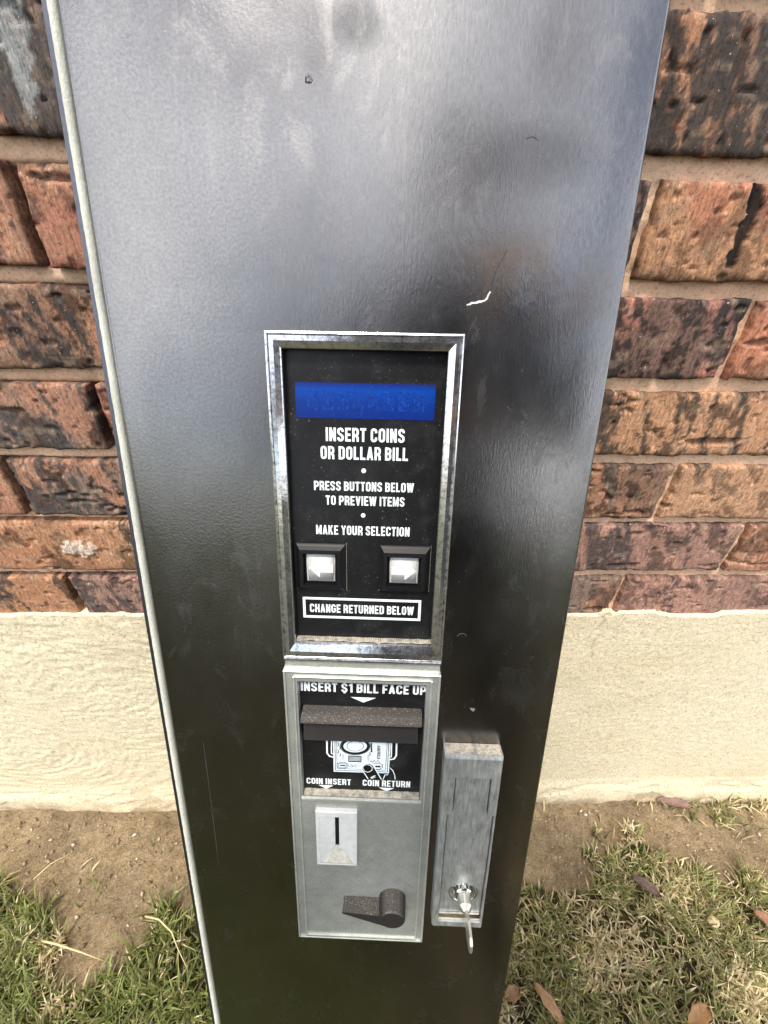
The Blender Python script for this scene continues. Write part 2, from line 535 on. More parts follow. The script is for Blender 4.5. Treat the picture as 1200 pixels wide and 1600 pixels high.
# (course, half-brick number of the left joint): look, share of dark
SPEC = {(0, -1): ('grey', .45), (0, -3): ('grey', .5), (0, 3): ('darkbrown', .55), (0, 5): ('darkbrown', .4),
        (1, -2): ('red', .35), (1, 0): ('red', .25), (1, 2): ('black', .5), (1, 4): ('tan', .18),
        (2, -1): ('darkbrown', .5), (2, 3): ('black', .5), (2, 5): ('tan', .15), (2, -3): ('orange', .4),
        (3, -2): ('grey', .5), (3, 0): ('red', .3), (3, 4): ('orange', .45), (3, 6): ('orange', .4),
        (4, -3): ('red', .15), (4, -1): ('grey', .55), (4, 3): ('darkbrown', .45), (4, 5): ('ochre', .25),
        (5, -2): ('orange', .3), (5, -4): ('orange', .3), (5, 4): ('mauve', .34), (5, 6): ('red', .3),
        (6, -3): ('orange', .4), (6, -1): ('mauve', .5), (6, 3): ('grey', .3), (6, 5): ('mauve', .24)}
BV, BQ, BC = [], [], []
bcount = 0
def brick(xa, xb, zb, zt, seed, pal, dark, fine, patchspot=None):
    global bcount
    w, h = xb - xa, zt - zb
    nx, nz = (int(w / 0.0016), int(h / 0.0016)) if fine else (26, 9)
    nx, nz = max(nx, 8), max(nz, 6)
    u = np.linspace(0, 1, nx)
    v = np.linspace(0, 1, nz)
    Ug, Vg = np.meshgrid(u, v)
    X, Z = xa + w * Ug, zb + h * Vg
    sx, sz = X + seed * 3.17, Z + seed * 1.31
    # outline wobble
    X = X + (fbm(sz * 60, sx * 5, seed) - 0.5) * 0.004 * ((Ug < .05) | (Ug > .95))
    edge = np.minimum(np.minimum(Ug, 1 - Ug) * w, np.minimum(Vg, 1 - Vg) * h)
    Z = Z + (fbm(sx * 45, sz * 3, seed + 5, 4, 0.6) - 0.5) * 0.0055 * np.exp(-np.minimum(Vg, 1 - Vg) * h / 0.006)
    # front relief (positive = towards the viewer)
    slant = sx * 1.0 + (sz - zb) * 0.28
    streak = fbm(slant * 300, sz * 22, seed + 2, 3)
    lump = fbm(sx * 28, sz * 28, seed + 3, 4)
    rel = (streak - 0.5) * 0.0006 + (lump - 0.5) * 0.0015
    tear = fbm(sx * 17, sz * 62, seed + 7, 4, 0.6)
    td = sstep(0.695, 0.74, tear)
    rel = rel - td * 0.0026
    pit = sstep(0.84, 0.87, vnoise(sx * 120, sz * 120, seed + 11))
    rel = rel - pit * 0.0022
    chip = sstep(0.55, 0.8, fbm(sx * 60, sz * 60, seed + 13)) * np.exp(-edge / 0.0025)
    rel = rel - chip * 0.0045 - 0.0016 * np.exp(-edge / 0.0013)
    # clay colour: fired patches and smoke-dark drag streaks
    base, dk, hi = (np.array(c) for c in PAL[pal])
    a = fbm(sx * 12 + 0.35 * sz * 12, sz * 9, seed + 19, 4)[..., None]
    b = fbm(slant * 95, sz * 9, seed + 23, 4, 0.6)[..., None]
    c_ = fbm(slant * 26, sz * 8, seed + 29, 4, 0.55)[..., None]
    col = base + (hi - base) * sstep(0.47, 0.60, a)
    m2 = sstep(0.58, 0.62, fbm(sx * 50 + sz * 14, sz * 38, seed + 41, 5, 0.65))[..., None]
    col = col * (1 - 0.85 * m2 * (0.35 + dark))
    fine_ = fbm(sx * 230, sz * 120, seed + 47, 4, 0.7)[..., None]
    dm = sstep(0.672 - dark * 0.40, 0.740 - dark * 0.40, 0.42 * c_ + 0.33 * b + 0.25 * fine_)
    col = col * (1 - dm * 0.92) + dk * dm * 0.92
    rim = (np.exp(-edge / 0.004))[..., None] * sstep(0.4, 0.6, fbm(sx * 40, sz * 40, seed + 31))[..., None]
    col = col * (1 - 0.55 * rim)
    col = col * (1 - 0.45 * td[..., None])
    dust = sstep(0.60, 0.72, fbm(sx * 90, sz * 140, seed + 37, 3))[..., None]
    col = col * (1 - 0.25 * dust) + np.array([0.42, 0.30, 0.20]) * 0.25 * dust
    for (kind, qx, qz, rx, rz) in (patchspot or ()):
        rr = np.hypot((X - qx) / rx, (Z - qz) / rz) + (fbm(X * 160, Z * 160, 51, 4, 0.6) - 0.5) * 1.1
        k = sstep(1.0, 0.78, rr)
        if kind == 'mortar':
            col = col * (1 - k[..., None]) + np.array([0.60, 0.47, 0.38]) * k[..., None]
            rel = rel + k * (0.0012 + 0.0022 * fbm(X * 400, Z * 400, 8))
        elif kind == 'gash':
            col = col * (1 - 0.93 * k[..., None])
            rel = rel - k * 0.003
        else:
            col = col * (1 - 0.6 * k[..., None]) + np.array([0.36, 0.37, 0.36]) * 0.6 * k[..., None]
    Y = -rel
    vs = np.stack([X, Y, Z], -1).reshape(-1, 3)
    cs = col.reshape(-1, 3)
    q = grid_quads(nx, nz, bcount)
    # sides run back into the mortar
    ring = np.concatenate([np.arange(nx), nx * np.arange(1, nz) + nx - 1, nx * (nz - 1) + np.arange(nx - 2, -1, -1), nx * np.arange(nz - 2, 0, -1)])
    back = vs[ring].copy()
    back[:, 1] = 0.03
    n0 = bcount + len(vs)
    r2 = np.arange(len(ring))
    sq = np.stack([ring + bcount, np.roll(ring, -1) + bcount, n0 + np.roll(r2, -1), n0 + r2], -1)[:, ::-1]
    BV.append(vs); BV.append(back)
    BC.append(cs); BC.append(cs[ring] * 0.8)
    BQ.append(q); BQ.append(sq)
    bcount += len(vs) + len(back)

kmin, kmax = -22, 7
names = list(PAL)
for k in range(kmin, kmax):
    if k < 0:
        zt, zb = CO[0][0] - PITCH * k, CO[0][1] - PITCH * k
        zt = zb + PITCH * 0.86
    else: zt, zb = CO[k]
    odd = (k % 2 == 0)
    for n in range(-20, 22):
        if (n % 2 == 0) == odd: continue
        xa = X0 + L / 2 * n + JW / 2
        xb = X0 + L / 2 * (n + 2) - JW / 2
        seed = (k * 57 + n * 131) % 9973 + 1
        fine = (k >= -1 and -0.62 < xb and xa < 0.62)
        pal, dark = SPEC.get((k, n), (names[seed % len(names)], 0.25 + (seed % 7) * 0.05))
        sp = []
        if (k, n) == (5, -2): sp.append(('mortar', *wall_xz(122, 856), 0.019, 0.013))
        if (k, n) == (1, 4): sp += [('gash', *wall_xz(1170, 350), 0.006, 0.03), ('gash', *wall_xz(1182, 305), 0.004, 0.015)]
        if (k, n) == (0, -1) or (k, n) == (0, -3): sp += [('bloom', *wall_xz(20, 60), 0.012, 0.025), ('bloom', *wall_xz(32, 125), 0.005, 0.02)]
        brick(xa, xb, zb, zt, seed, pal, dark, fine, sp)
me = np_mesh('brickwork', np.concatenate(BV), np.concatenate(BQ), np.concatenate(BC))
finish('brickwork', me, M['brick'], wall, smooth=True)

# mortar bed behind the faces
mx = axis(-0.62, 0.62, 0.003, -2.3, 2.5)
mz = axis(CO[6][1] - 0.01, CO[0][0] + 0.03, 0.0022, 0.2, CO[0][0] + 22 * PITCH + 0.02)
MX, MZ = np.meshgrid(mx, mz)
MY = 0.0078 + (fbm(MX * 14, MZ * 14, 61, 3) - 0.5) * 0.004 + (fbm(MX * 110, MZ * 110, 62, 5, 0.7) - 0.5) * 0.0055
MY = np.where(MX < -0.12, MY + 0.0015, MY)
tm = fbm(MX * 10, MZ * 30, 63, 4)[..., None]
mc = np.array([0.60, 0.380, 0.245]) * (1 - tm) + np.array([0.80, 0.560, 0.390]) * tm
# raked, rust-brown upright joints on the left part of the wall
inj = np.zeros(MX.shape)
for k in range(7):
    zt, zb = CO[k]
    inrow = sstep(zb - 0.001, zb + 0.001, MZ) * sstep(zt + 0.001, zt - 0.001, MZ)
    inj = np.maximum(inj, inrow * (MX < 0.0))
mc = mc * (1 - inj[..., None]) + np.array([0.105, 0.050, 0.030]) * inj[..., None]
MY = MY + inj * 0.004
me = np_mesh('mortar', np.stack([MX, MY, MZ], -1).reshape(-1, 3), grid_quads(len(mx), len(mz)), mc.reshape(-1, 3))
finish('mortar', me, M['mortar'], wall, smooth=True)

# stucco footing: hand-trowelled face, ragged top lip, slurry foot
ZS = wall_xz(1000, 957)[1]
sx_ = axis(-0.80, 0.80, 0.0028, -2.3, 2.5)
nrow = 190
SV = np.linspace(0, 1, nrow)
SX, ST = np.meshgrid(sx_, SV)
top = ZS + 0.0015 + (fbm(SX * 40, SX * 0, 71, 4, 0.6) - 0.5) * 0.003 - 0.003 * sstep(0.45, 0.6, fbm(SX * 14, SX * 0 + 3, 72, 3))
fx, fz = wall_xz(951, 946)
top = top + 0.0095 * np.clip(1 - np.abs(SX - fx) / 0.009, 0, 1) ** 0.6
x2a, x2b = wall_xz(963, 957)[0], wall_xz(1022, 957)[0]
top = top + 0.0035 * ((SX > x2a) & (SX < x2b)) + 0.0035 * (SX > wall_xz(1124, 957)[0])
SZ = -0.03 + (top + 0.03) * ST
def swirl(x, z, cx, cz, s):
    r = np.hypot(x - cx, (z - cz) * 1.25)
    th = np.arctan2(z - cz, x - cx)
    return fbm(r * 150 + 3 * fbm(x * 20, z * 20, s), th * 5.0 + r * 14, s, 3)
centres = [(*wall_xz(190, 1090), 1), (*wall_xz(60, 1050), 2), (*wall_xz(20, 1160), 3), (0.75, 0.40, 4)]
left = sstep(0.05, -0.1, SX)
rel = np.zeros(SX.shape)
wsum = np.zeros(SX.shape)
for cx, cz, s in centres:
    wgt = np.exp(-((SX - cx) ** 2 + (SZ - cz) ** 2) / 0.02) + 1e-5
    rel += wgt * swirl(SX, SZ, cx, cz, 80 + s)
    wsum += wgt
rel = rel / wsum
flat = fbm(SX * 150, SZ * 190, 88, 4, 0.6)
rel = (0.75 * rel + 0.25 * flat) * left + flat * (1 - left)
foot = sstep(0.085, 0.035, SZ)
y_front = -0.0045 - (rel - 0.5) * (0.0018 + 0.0042 * left) * (1 - 0.75 * foot) - (fbm(SX * 7, SZ * 7, 90, 3) - 0.5) * 0.006
y_front = y_front - foot * 0.008 - sstep(0.05, 0.0, SZ) * 0.012 * fbm(SX * 9, SZ * 9, 91)
crx = wall_xz(948, 960)[0]
czs = np.linspace(0, 1, 2)
crack = np.abs(SX - (crx + (fbm(SZ * 25, SZ * 0, 92) - 0.5) * 0.03 - (ZS - SZ) * 0.05))
ck = np.exp(-(crack / 0.0011) ** 2) * sstep(ZS - 0.20, ZS - 0.05, SZ) * sstep(0.25, 0.45, fbm(SX * 3, SZ * 55, 93))
y_front = y_front + ck * 0.0015
spall = sstep(0.52, 0.58, fbm(SX * 16, SZ * 45, 95, 4)) * sstep(0.075, 0.05, SZ)
y_front = y_front + spall * 0.0035
tf = fbm(SX * 5, SZ * 9, 94, 4)[..., None]
sc_ = np.array([0.73, 0.620, 0.415]) * (1 - tf) + np.array([0.81, 0.715, 0.525]) * tf
warm = (sstep(0.30, 0.10, SZ) * (0.4 + 0.6 * fbm(SX * 4, SZ * 4, 96)))[..., None]
sc_ = sc_ * (1 - 0.55 * warm) + np.array([0.74, 0.62, 0.40]) * 0.55 * warm
sc_ = sc_ * (1 - 0.38 * ck[..., None])
sc_ = sc_ * (1 - 0.10 * spall[..., None])
dirtb = (sstep(0.05, 0.004, SZ) * sstep(0.38, 0.58, fbm(SX * 25, SZ * 25, 97)))[..., None]
sc_ = sc_ * (1 - 0.72 * dirtb) + np.array([0.36, 0.27, 0.17]) * 0.72 * dirtb
groove = sstep(0.42, 0.28, rel)[..., None]
sc_ = sc_ * (1 - (0.05 + 0.13 * left[..., None]) * groove)
vs = np.stack([SX, y_front, SZ], -1).reshape(-1, 3)
q = grid_quads(len(sx_), nrow)
nb = len(vs)
tr_ = vs[-len(sx_):].copy()
tr_[:, 1] = 0.012
ii = np.arange(len(sx_) - 1)
lipq = np.stack([nb - len(sx_) + ii, nb - len(sx_) + ii + 1, nb + ii + 1, nb + ii], -1)
me = np_mesh('stucco_footing', np.concatenate([vs, tr_]), np.concatenate([q, lipq]), np.concatenate([sc_.reshape(-1, 3), sc_.reshape(-1, 3)[-len(sx_):]]))
finish('stucco_footing', me, M['stucco'], wall, smooth=True)

# ------------------------------------------------------------------ leaning vending machine door
door = link(bpy.data.objects.new('vending_machine_door', None))
tag(door, 'tall dark metal vending machine door with coin and bill panel leaning against brick wall', 'machine door')
RD = np.stack([DU, DV, DN], 1)
bo = CAM + P0 + DU * BASE_U + DV * BASE_V
MDOOR = Matrix([[*RD[0], bo[0]], [*RD[1], bo[1]], [*RD[2], bo[2]], [0, 0, 0, 1]])
door.matrix_world = MDOOR
TOP = 0.84 + 0.362
def part(name, bm, mats, parent=None, smooth=False): return mesh_obj(name, bm, mats, parent or door, smooth)

def prism(bm, pts, z0, z1, mat=0):                          # outline in x,y ; z0 back, z1 front
    a = [bm.verts.new((x, y, z0)) for x, y in pts]
    b = [bm.verts.new((x, y, z1)) for x, y in pts]
    n = len(pts)
    fs = [bm.faces.new(b), bm.faces.new(a[::-1])]
    for i in range(n):
        j = (i + 1) % n
        fs.append(bm.faces.new((a[i], a[j], b[j], b[i])))
    for f in fs: f.material_index = mat
    return fs

def sweep_rect(bm, quad, prof, mat=0, closed=True):         # profile (inset, z) swept round a rectangle
    (x0, y0, x1, y1) = quad
    rings = []
    for d, z in prof:
        rings.append([bm.verts.new(p) for p in ((x0 + d, y0 + d, z), (x1 - d, y0 + d, z), (x1 - d, y1 - d, z), (x0 + d, y1 - d, z))])
    for a, b in zip(rings, rings[1:]):
        for i in range(4):
            j = (i + 1) % 4
            bm.faces.new((a[i], a[j], b[j], b[i])).material_index = mat
    return rings

def rect_of(tl, tr, br, bl, off=0.0):
    p = [dl(*c, off) for c in (tl, tr, br, bl)]
    return ((p[0][0] + p[3][0]) / 2, (p[2][1] + p[3][1]) / 2, (p[1][0] + p[2][0]) / 2, (p[0][1] + p[1][1]) / 2)

def rpts(r): return [(r[0], r[1]), (r[2], r[1]), (r[2], r[3]), (r[0], r[3])]

XL = (dl(58, 0)[0] + dl(330, 1600)[0]) / 2
XG0 = (dl(62.6, 0)[0] + dl(334, 1600)[0]) / 2
XG1 = (dl(82, 0)[0] + dl(166, 510)[0] + dl(341, 1600)[0]) / 3
XR = (dl(1050, 0)[0] + dl(780, 1600)[0]) / 2
UF = rect_of((415, 517), (725, 522), (690, 1032), (445, 1027))
LF = rect_of((446, 1044), (688, 1048), (658, 1462), (469, 1453))

# sheet-metal skin: rounded long edges, folded returns; cut out behind the control panel
bm = bmesh.new()
prof = [(XG1 + 0.0002, -0.030)]
r = 0.004
for i in range(7):
    a = math.pi - math.pi / 2 * i / 6
    prof.append((XG1 + r + r * math.cos(a), -r + r * math.sin(a)))
cutx0, cutx1 = UF[0] + 0.004, UF[2] - 0.004
prof += [(XG1 + 0.02, 0.0003), (cutx0, 0.0)]
prof2 = [(cutx1, 0.0), (XR - 0.02, 0.0002)]
for i in range(5):
    a = math.pi / 2 - math.pi / 2 * i / 4
    prof2.append((XR - 0.0018 + 0.0018 * math.cos(a), -0.0018 + 0.0018 * math.sin(a)))
prof2.append((XR, -0.030))
ys = [0.0, 0.004] + list(np.linspace(0.03, LF[1] + 0.004, 6)) + [UF[3] - 0.004] + list(np.linspace(UF[3] + 0.03, TOP - 0.004, 8)) + [TOP]
ylo, yhi = LF[1] + 0.004, UF[3] - 0.004
full = prof + prof2
rows = []
for y in ys:
    rows.append([bm.verts.new((x, y, z - (0.004 if y in (ys[0], ys[-1]) else 0))) for x, z in full])
ncut = len(prof) - 1
for ra, rb, ya, yb in zip(rows, rows[1:], ys, ys[1:]):
    for i in range(len(full) - 1):
        if i == ncut and ya >= ylo - 1e-6 and yb <= yhi + 1e-6: continue
        bm.faces.new((ra[i], ra[i + 1], rb[i + 1], rb[i]))
# top and bottom returns and the back sheet
for rw, s in ((rows[0], 0), (rows[-1], 1)):
    bk = [bm.verts.new((v.co.x, v.co.y, -0.030)) for v in rw]
    for i in range(len(rw) - 1):
        try: bm.faces.new((rw[i], rw[i + 1], bk[i + 1], bk[i]))
        except ValueError: pass
b4 = [bm.verts.new(p) for p in ((XG1 + 0.0002, 0.001, -0.0302), (XR, 0.001, -0.0302), (XR, TOP - 0.001, -0.0302), (XG1 + 0.0002, TOP - 0.001, -0.0302))]
bm.faces.new(b4)
part('door_skin', bm, M['door'], smooth=True)

# weatherstrip along the hinge side and the thin steel return outside it
bm = bmesh.new()
nseg, ny = 7, 420
rows = []
for j in range(ny):
    y = 0.004 + (TOP - 0.008) * j / (ny - 1)
    row = []
    for i in range(nseg):
        a = math.pi * i / (nseg - 1)
        x = (XG0 + XG1) / 2 - (XG1 - XG0) / 2 * math.cos(a) * 0.98
        z = -0.0055 + 0.0050 * math.sin(a) + random.uniform(-1, 1) * 0.00018
        row.append(bm.verts.new((x, y, z)))
    rows.append(row)
for ra, rb in zip(rows, rows[1:]):
    for i in range(nseg - 1): bm.faces.new((ra[i], ra[i + 1], rb[i + 1], rb[i]))
part('weatherstrip', bm, M['felt'], smooth=True)
bm = bmesh.new()
prism(bm, rpts((XL, 0.002, XG0 + 0.0004, TOP - 0.002)), -0.029, -0.0028)
prism(bm, rpts((XG0 + 0.0004, 0.003, XG1 + 0.0001, TOP - 0.003)), -0.028, -0.0075)
part('edge_return', bm, M['edge'])

# scratches, chips
def ribbon(bm, pts, w, z, closed=False, mat=0, zt=None):
    n = len(pts)
    P = [Vector(p) for p in pts]
    Lf, Rt = [], []
    for i in range(n):
        if closed: a, b = P[i - 1], P[(i + 1) % n]
        else: a, b = P[max(i - 1, 0)], P[min(i + 1, n - 1)]
        d1 = (P[i] - a).normalized() if (P[i] - a).length > 1e-9 else (b - P[i]).normalized()
        d2 = (b - P[i]).normalized() if (b - P[i]).length > 1e-9 else d1
        t_ = (d1 + d2)
        t_ = t_.normalized() if t_.length > 1e-6 else d1
        nn = Vector((-t_.y, t_.x))
        c = max(0.45, nn.dot(Vector((-d1.y, d1.x))))
        hw = (w[i] if isinstance(w, (list, tuple)) else w) / 2 / c
        Lf.append(bm.verts.new((P[i].x + nn.x * hw, P[i].y + nn.y * hw, z)))
        Rt.append(bm.verts.new((P[i].x - nn.x * hw, P[i].y - nn.y * hw, z)))
    m = n if closed else n - 1
    for i in range(m):
        j = (i + 1) % n
        f = bm.faces.new((Rt[i], Rt[j], Lf[j], Lf[i]))
        f.material_index = mat

def scratch(pts, w, mat=M['bare'], z=0.0004):
    bm = bmesh.new()
    P = [dl(*p) for p in pts]
    Q = []
    for a, b in zip(P, P[1:]):
        for k in range(6):
            t_ = k / 6
            Q.append((a[0] + (b[0] - a[0]) * t_ + random.uniform(-1, 1) * w * 0.25, a[1] + (b[1] - a[1]) * t_ + random.uniform(-1, 1) * w * 0.25))
    Q.append(P[-1])
    ribbon(bm, Q, [w * random.uniform(0.5, 1.2) for _ in Q], z)
    return part('scratch', bm, mat)
scratch([(729, 476), (745, 473), (759, 469), (766, 456)], 0.0011)
scratch([(766, 456), (775, 425), (792, 390)], 0.0005, M['edge'])
scratch([(480, 118), (486, 120), (485, 127)], 0.0014, M['edge'])
scratch([(478, 120), (478, 128), (485, 129)], 0.0006, M['hole'])
scratch([(822, 216), (832, 213), (842, 219)], 0.0003, M['edge'])
scratch([(318, 1160), (331, 1260), (342, 1352)], 0.0003, m_plain('dull_scratch', (0.075, 0.075, 0.072), 0.6))

# screw dimple right of the panel, bit of dried mud below it
bm = bmesh.new()
x, y = dl(722, 996)
bmesh.ops.create_cone(bm, cap_ends=True, segments=20, radius1=0.0036, radius2=0.0033, depth=0.0005, matrix=Matrix.Translation((x, y, 0.0003)))
bmesh.ops.create_cone(bm, cap_ends=True, segments=6, radius1=0.0016, radius2=0.0016, depth=0.0003, matrix=Matrix.Translation((x, y, 0.0006)))
part('screw', bm, M['door'])
bm = bmesh.new()
P = [dl(*p) for p in ((734, 1106), (742, 1107), (740, 1111), (737, 1110))]
prism(bm, P, 0.0001, 0.0006)
part('mud_spot', bm, m_plain('dried_mud', (0.17, 0.16, 0.14), 0.9))

# ---- lettering: condensed bold grotesque drawn with strokes
def arc(cx, cy, rx, ry, a0, a1, n=7):
    return [(cx + rx * math.cos(math.radians(a0 + (a1 - a0) * i / n)), cy + ry * math.sin(math.radians(a0 + (a1 - a0) * i / n))) for i in range(n + 1)]

def glyph(c, t=0.175):
    """list of (points, closed), advance width; cap height 1, stroke t"""
    h = t / 2
    w = 0.50
    a, b, m = h, w - h, 0.5
    lo, hi = h, 1 - h
    R = 0.15
    full = lambda: arc(b - R, hi - R, R, R, 0, 90) + arc(a + R, hi - R, R, R, 90, 180) + arc(a + R, lo + R, R, R, 180, 270) + arc(b - R, lo + R, R, R, 270, 360)
    if c == 'I': return [([(h, 0), (h, 1)], 0)], t
    if c == '1': return [([(0.24, 0), (0.24, 1)], 0), ([(0.03, 0.76), (0.20, 0.90)], 0)], 0.24 + h
    if c == 'O': return [(full(), 1)], w
    if c == 'C': return [([(b, 0.66), (b, hi - R)] + arc(b - R, hi - R, R, R, 0, 90) + arc(a + R, hi - R, R, R, 90, 180) + arc(a + R, lo + R, R, R, 180, 270) + arc(b - R, lo + R, R, R, 270, 360) + [(b, 0.34)], 0)], w
    if c == 'G': return [([(b, 0.68), (b, hi - R)] + arc(b - R, hi - R, R, R, 0, 90) + arc(a + R, hi - R, R, R, 90, 180) + arc(a + R, lo + R, R, R, 180, 270) + arc(b - R, lo + R, R, R, 270, 360) + [(b, 0.50)], 0), ([(0.27, 0.46), (w, 0.46)], 0)], w
    if c in 'S$':
        s = [([(b, 0.70), (b, hi - R)] + arc(b - R, hi - R, R, R, 0, 90) + arc(a + R, hi - R, R, R, 90, 180) + [(a, 0.66), (a + 0.05, 0.575), (b - 0.05, 0.425), (b, 0.34)] + arc(b - R, lo + R, R, R, 360, 270) + arc(a + R, lo + R, R, R, 270, 180) + [(a, 0.30)], 0)]
        if c == '$': s += [([(w / 2, 0.9), (w / 2, 1.12)], 0), ([(w / 2, -0.12), (w / 2, 0.1)], 0)]
        return s, w
    if c == 'E': return [([(a, 0), (a, 1)], 0), ([(a, hi), (0.44, hi)], 0), ([(a, m), (0.40, m)], 0), ([(a, lo), (0.44, lo)], 0)], 0.44
    if c == 'F': return [([(a, 0), (a, 1)], 0), ([(a, hi), (0.43, hi)], 0), ([(a, 0.48), (0.39, 0.48)], 0)], 0.43
    if c == 'L': return [([(a, 0), (a, 1)], 0), ([(a, lo), (0.42, lo)], 0)], 0.42
    if c == 'T': return [([(0.23, 0), (0.23, 1)], 0), ([(0, hi), (0.46, hi)], 0)], 0.46
    if c == 'H': return [([(a, 0), (a, 1)], 0), ([(b, 0), (b, 1)], 0), ([(a, m), (b, m)], 0)], w
    if c == 'N': return [([(a, 0), (a, 1)], 0), ([(b, 0), (b, 1)], 0), ([(a + 0.01, 0.93), (b - 0.01, 0.07)], 0)], w
    if c == 'M': return [([(a, 0), (a, 1)], 0), ([(0.62 - h, 0), (0.62 - h, 1)], 0), ([(a + 0.02, 0.95), (0.31, 0.16), (0.60 - h, 0.95)], 0)], 0.62
    if c == 'W': return [([(0.075, 1), (0.215, 0.0)], 0), ([(0.215, 0.0), (0.37, 0.98)], 0), ([(0.37, 0.98), (0.525, 0.0)], 0), ([(0.525, 0.0), (0.665, 1)], 0)], 0.74
    if c == 'V': return [([(0.08, 1), (0.26, 0.0)], 0), ([(0.26, 0.0), (0.44, 1)], 0)], 0.52
    if c == 'A': return [([(0.08, 0), (0.26, 1.0)], 0), ([(0.26, 1.0), (0.44, 0)], 0), ([(0.14, 0.27), (0.38, 0.27)], 0)], 0.52
    if c == 'Y': return [([(0.07, 1), (0.25, 0.48), (0.43, 1)], 0), ([(0.25, 0), (0.25, 0.5)], 0)], 0.50
    if c == 'K': return [([(a, 0), (a, 1)], 0), ([(a + 0.05, 0.42), (b, 1)], 0), ([(0.22, 0.55), (b + 0.02, 0)], 0)], w + 0.02
    if c == 'U': return [([(a, 1), (a, lo + R)] + arc(a + R, lo + R, R, R, 180, 270) + arc(b - R, lo + R, R, R, 270, 360) + [(b, 1)], 0)], w
    if c == 'D': return [([(a, lo), (a, hi)] + arc(b - R, hi - R, R, R, 90, 0) + arc(b - R, lo + R, R, R, 0, -90), 1)], w
    if c == 'P': return [([(a, 0), (a, 1)], 0), ([(a, hi)] + arc(b - R, hi - R, R, R, 90, 0) + arc(b - R, 0.42 + R, R, R, 0, -90) + [(a, 0.42)], 0)], w
    if c == 'R': return [([(a, 0), (a, 1)], 0), ([(a, hi)] + arc(b - R, hi - R, R, R, 90, 0) + arc(b - R, 0.46 + R, R, R, 0, -90) + [(a, 0.46)], 0), ([(0.26, 0.44), (b, 0.30), (b, 0)], 0)], w
    if c == 'B': return [([(a, 0), (a, 1)], 0), ([(a, hi)] + arc(b - R, hi - R, R, R - 0.02, 90, 0) + arc(b - R, 0.52 + R, R, R, 0, -90) + [(a, 0.52)] , 0), ([(0.2, 0.52)] + arc(b - R, 0.52 - R, R, R, 90, 0) + arc(b - R, lo + R, R, R, 0, -90) + [(a, lo)], 0)], w
    return [], 0.26

def lettering(name, text, xl, xr, yt, yb, off, parent, mat=None, t=0.175, gap=0.105, cut=None):
    """text between photo columns xl, xr, capitals from yt down to yb, lying at height off"""
    xm, ym = (xl + xr) / 2, (yt + yb) / 2
    X0_, X1_ = dl(xl, ym, off)[0], dl(xr, ym, off)[0]
    Yt, Yb = dl(xm, yt, off)[1], dl(xm, yb, off)[1]
    adv, pos = 0, []
    for c in text:
        gl, w = glyph(c, t)
        pos.append(adv)
        adv += (w + gap) if c != ' ' else 0.24
    adv -= gap
    sx, sy = (X1_ - X0_) / adv, Yt - Yb
    bm = bmesh.new()
    k = 0
    for c, p in zip(text, pos):
        for pts, cl in glyph(c, t)[0]:
            # stroke weight is kept even by drawing in cap-height units, then squeezing
            ribbon(bm, pts_shift(pts, p), t, 0, bool(cl))
            nv = len(pts) * 2
            bm.verts.ensure_lookup_table()
            for v in bm.verts[-nv:]:
                v.co.z = off + 0.00012 + (k % 5) * 0.00003
            k += 1
    for v in bm.verts:
        v.co.x = X0_ + v.co.x * sx
        v.co.y = Yb + v.co.y * sy
    for f in bm.faces:
        if f.normal.z < 0: f.normal_flip()
    return part(name, bm, mat or M['ink'], parent)

def pts_shift(pts, p): return [(x + p, y) for x, y in pts]

def dot(name, px, py, rpx, off, parent):
    x, y = dl(px, py, off)
    r_ = abs(dl(px + rpx, py, off)[0] - x)
    bm = bmesh.new()
    prism(bm, [(x + r_ * math.cos(a), y + r_ * math.sin(a)) for a in np.linspace(0, 2 * math.pi, 24, endpoint=False)], off + 0.00005, off + 0.00015)
    return part(name, bm, M['ink'], parent)

def shape(name, pts, off, parent, mat=None, th=0.00012):
    bm = bmesh.new()
    prism(bm, [dl(*p, off) for p in pts][::-1], off + 0.00004, off + th)
    return part(name, bm, mat or M['ink'], parent)

# ---- upper control panel
PZ = -0.0035
IN = rect_of((442, 545), (699, 548.5), (672.5, 1003), (461, 999), PZ)
bm = bmesh.new()
prism(bm, rpts((IN[0] - 0.002, IN[1] - 0.004, IN[2] + 0.002, IN[3] + 0.002)), PZ - 0.003, PZ)
panel = part('control_panel', bm, M['black'])

def frame_ring(outer, inner, name, parent, mat, prof_in, steps, back=-0.006):
    """rectangular frame: steps = (share of the way from outer to inner edge, z)"""
    bm = bmesh.new()
    rings = []
    seq = [(0.0, back)] + steps + [(1.0, prof_in)]
    for s_, z in seq:
        q = [outer[i] + (inner[i] - outer[i]) * s_ for i in range(4)]
        rings.append([bm.verts.new((x, y, z)) for x, y in rpts(q)])
    for a, b in zip(rings, rings[1:]):
        for i in range(4):
            j = (i + 1) % 4
            bm.faces.new((a[i], a[j], b[j], b[i]))
    for f in list(bm.faces)[-4:]: f.material_index = 1  # shadow gap round the panel painted black on the frame's inner reveal
    return part(name, bm, [mat, M['hole']], parent)
IO = rect_of((441, 545), (700, 549), (673.5, 1010), (460, 1005), 0.004)
frame_ring(UF, IO, 'chrome_frame', panel, M['chrome'], PZ - 0.001,
           [(0.0, 0.0035), (0.05, 0.0052), (0.14, 0.0056), (0.20, 0.0042), (0.27, 0.0050), (0.55, 0.0050), (0.90, 0.0036), (0.97, 0.0032), (1.0, 0.0015)])
bm = bmesh.new()
sweep = [(IN[0], IO[1] + 0.0002), (IN[2], IO[1] + 0.0002), (IN[2], IO[1] + 0.0016), (IN[0], IO[1] + 0.0016)]
nseg = 60
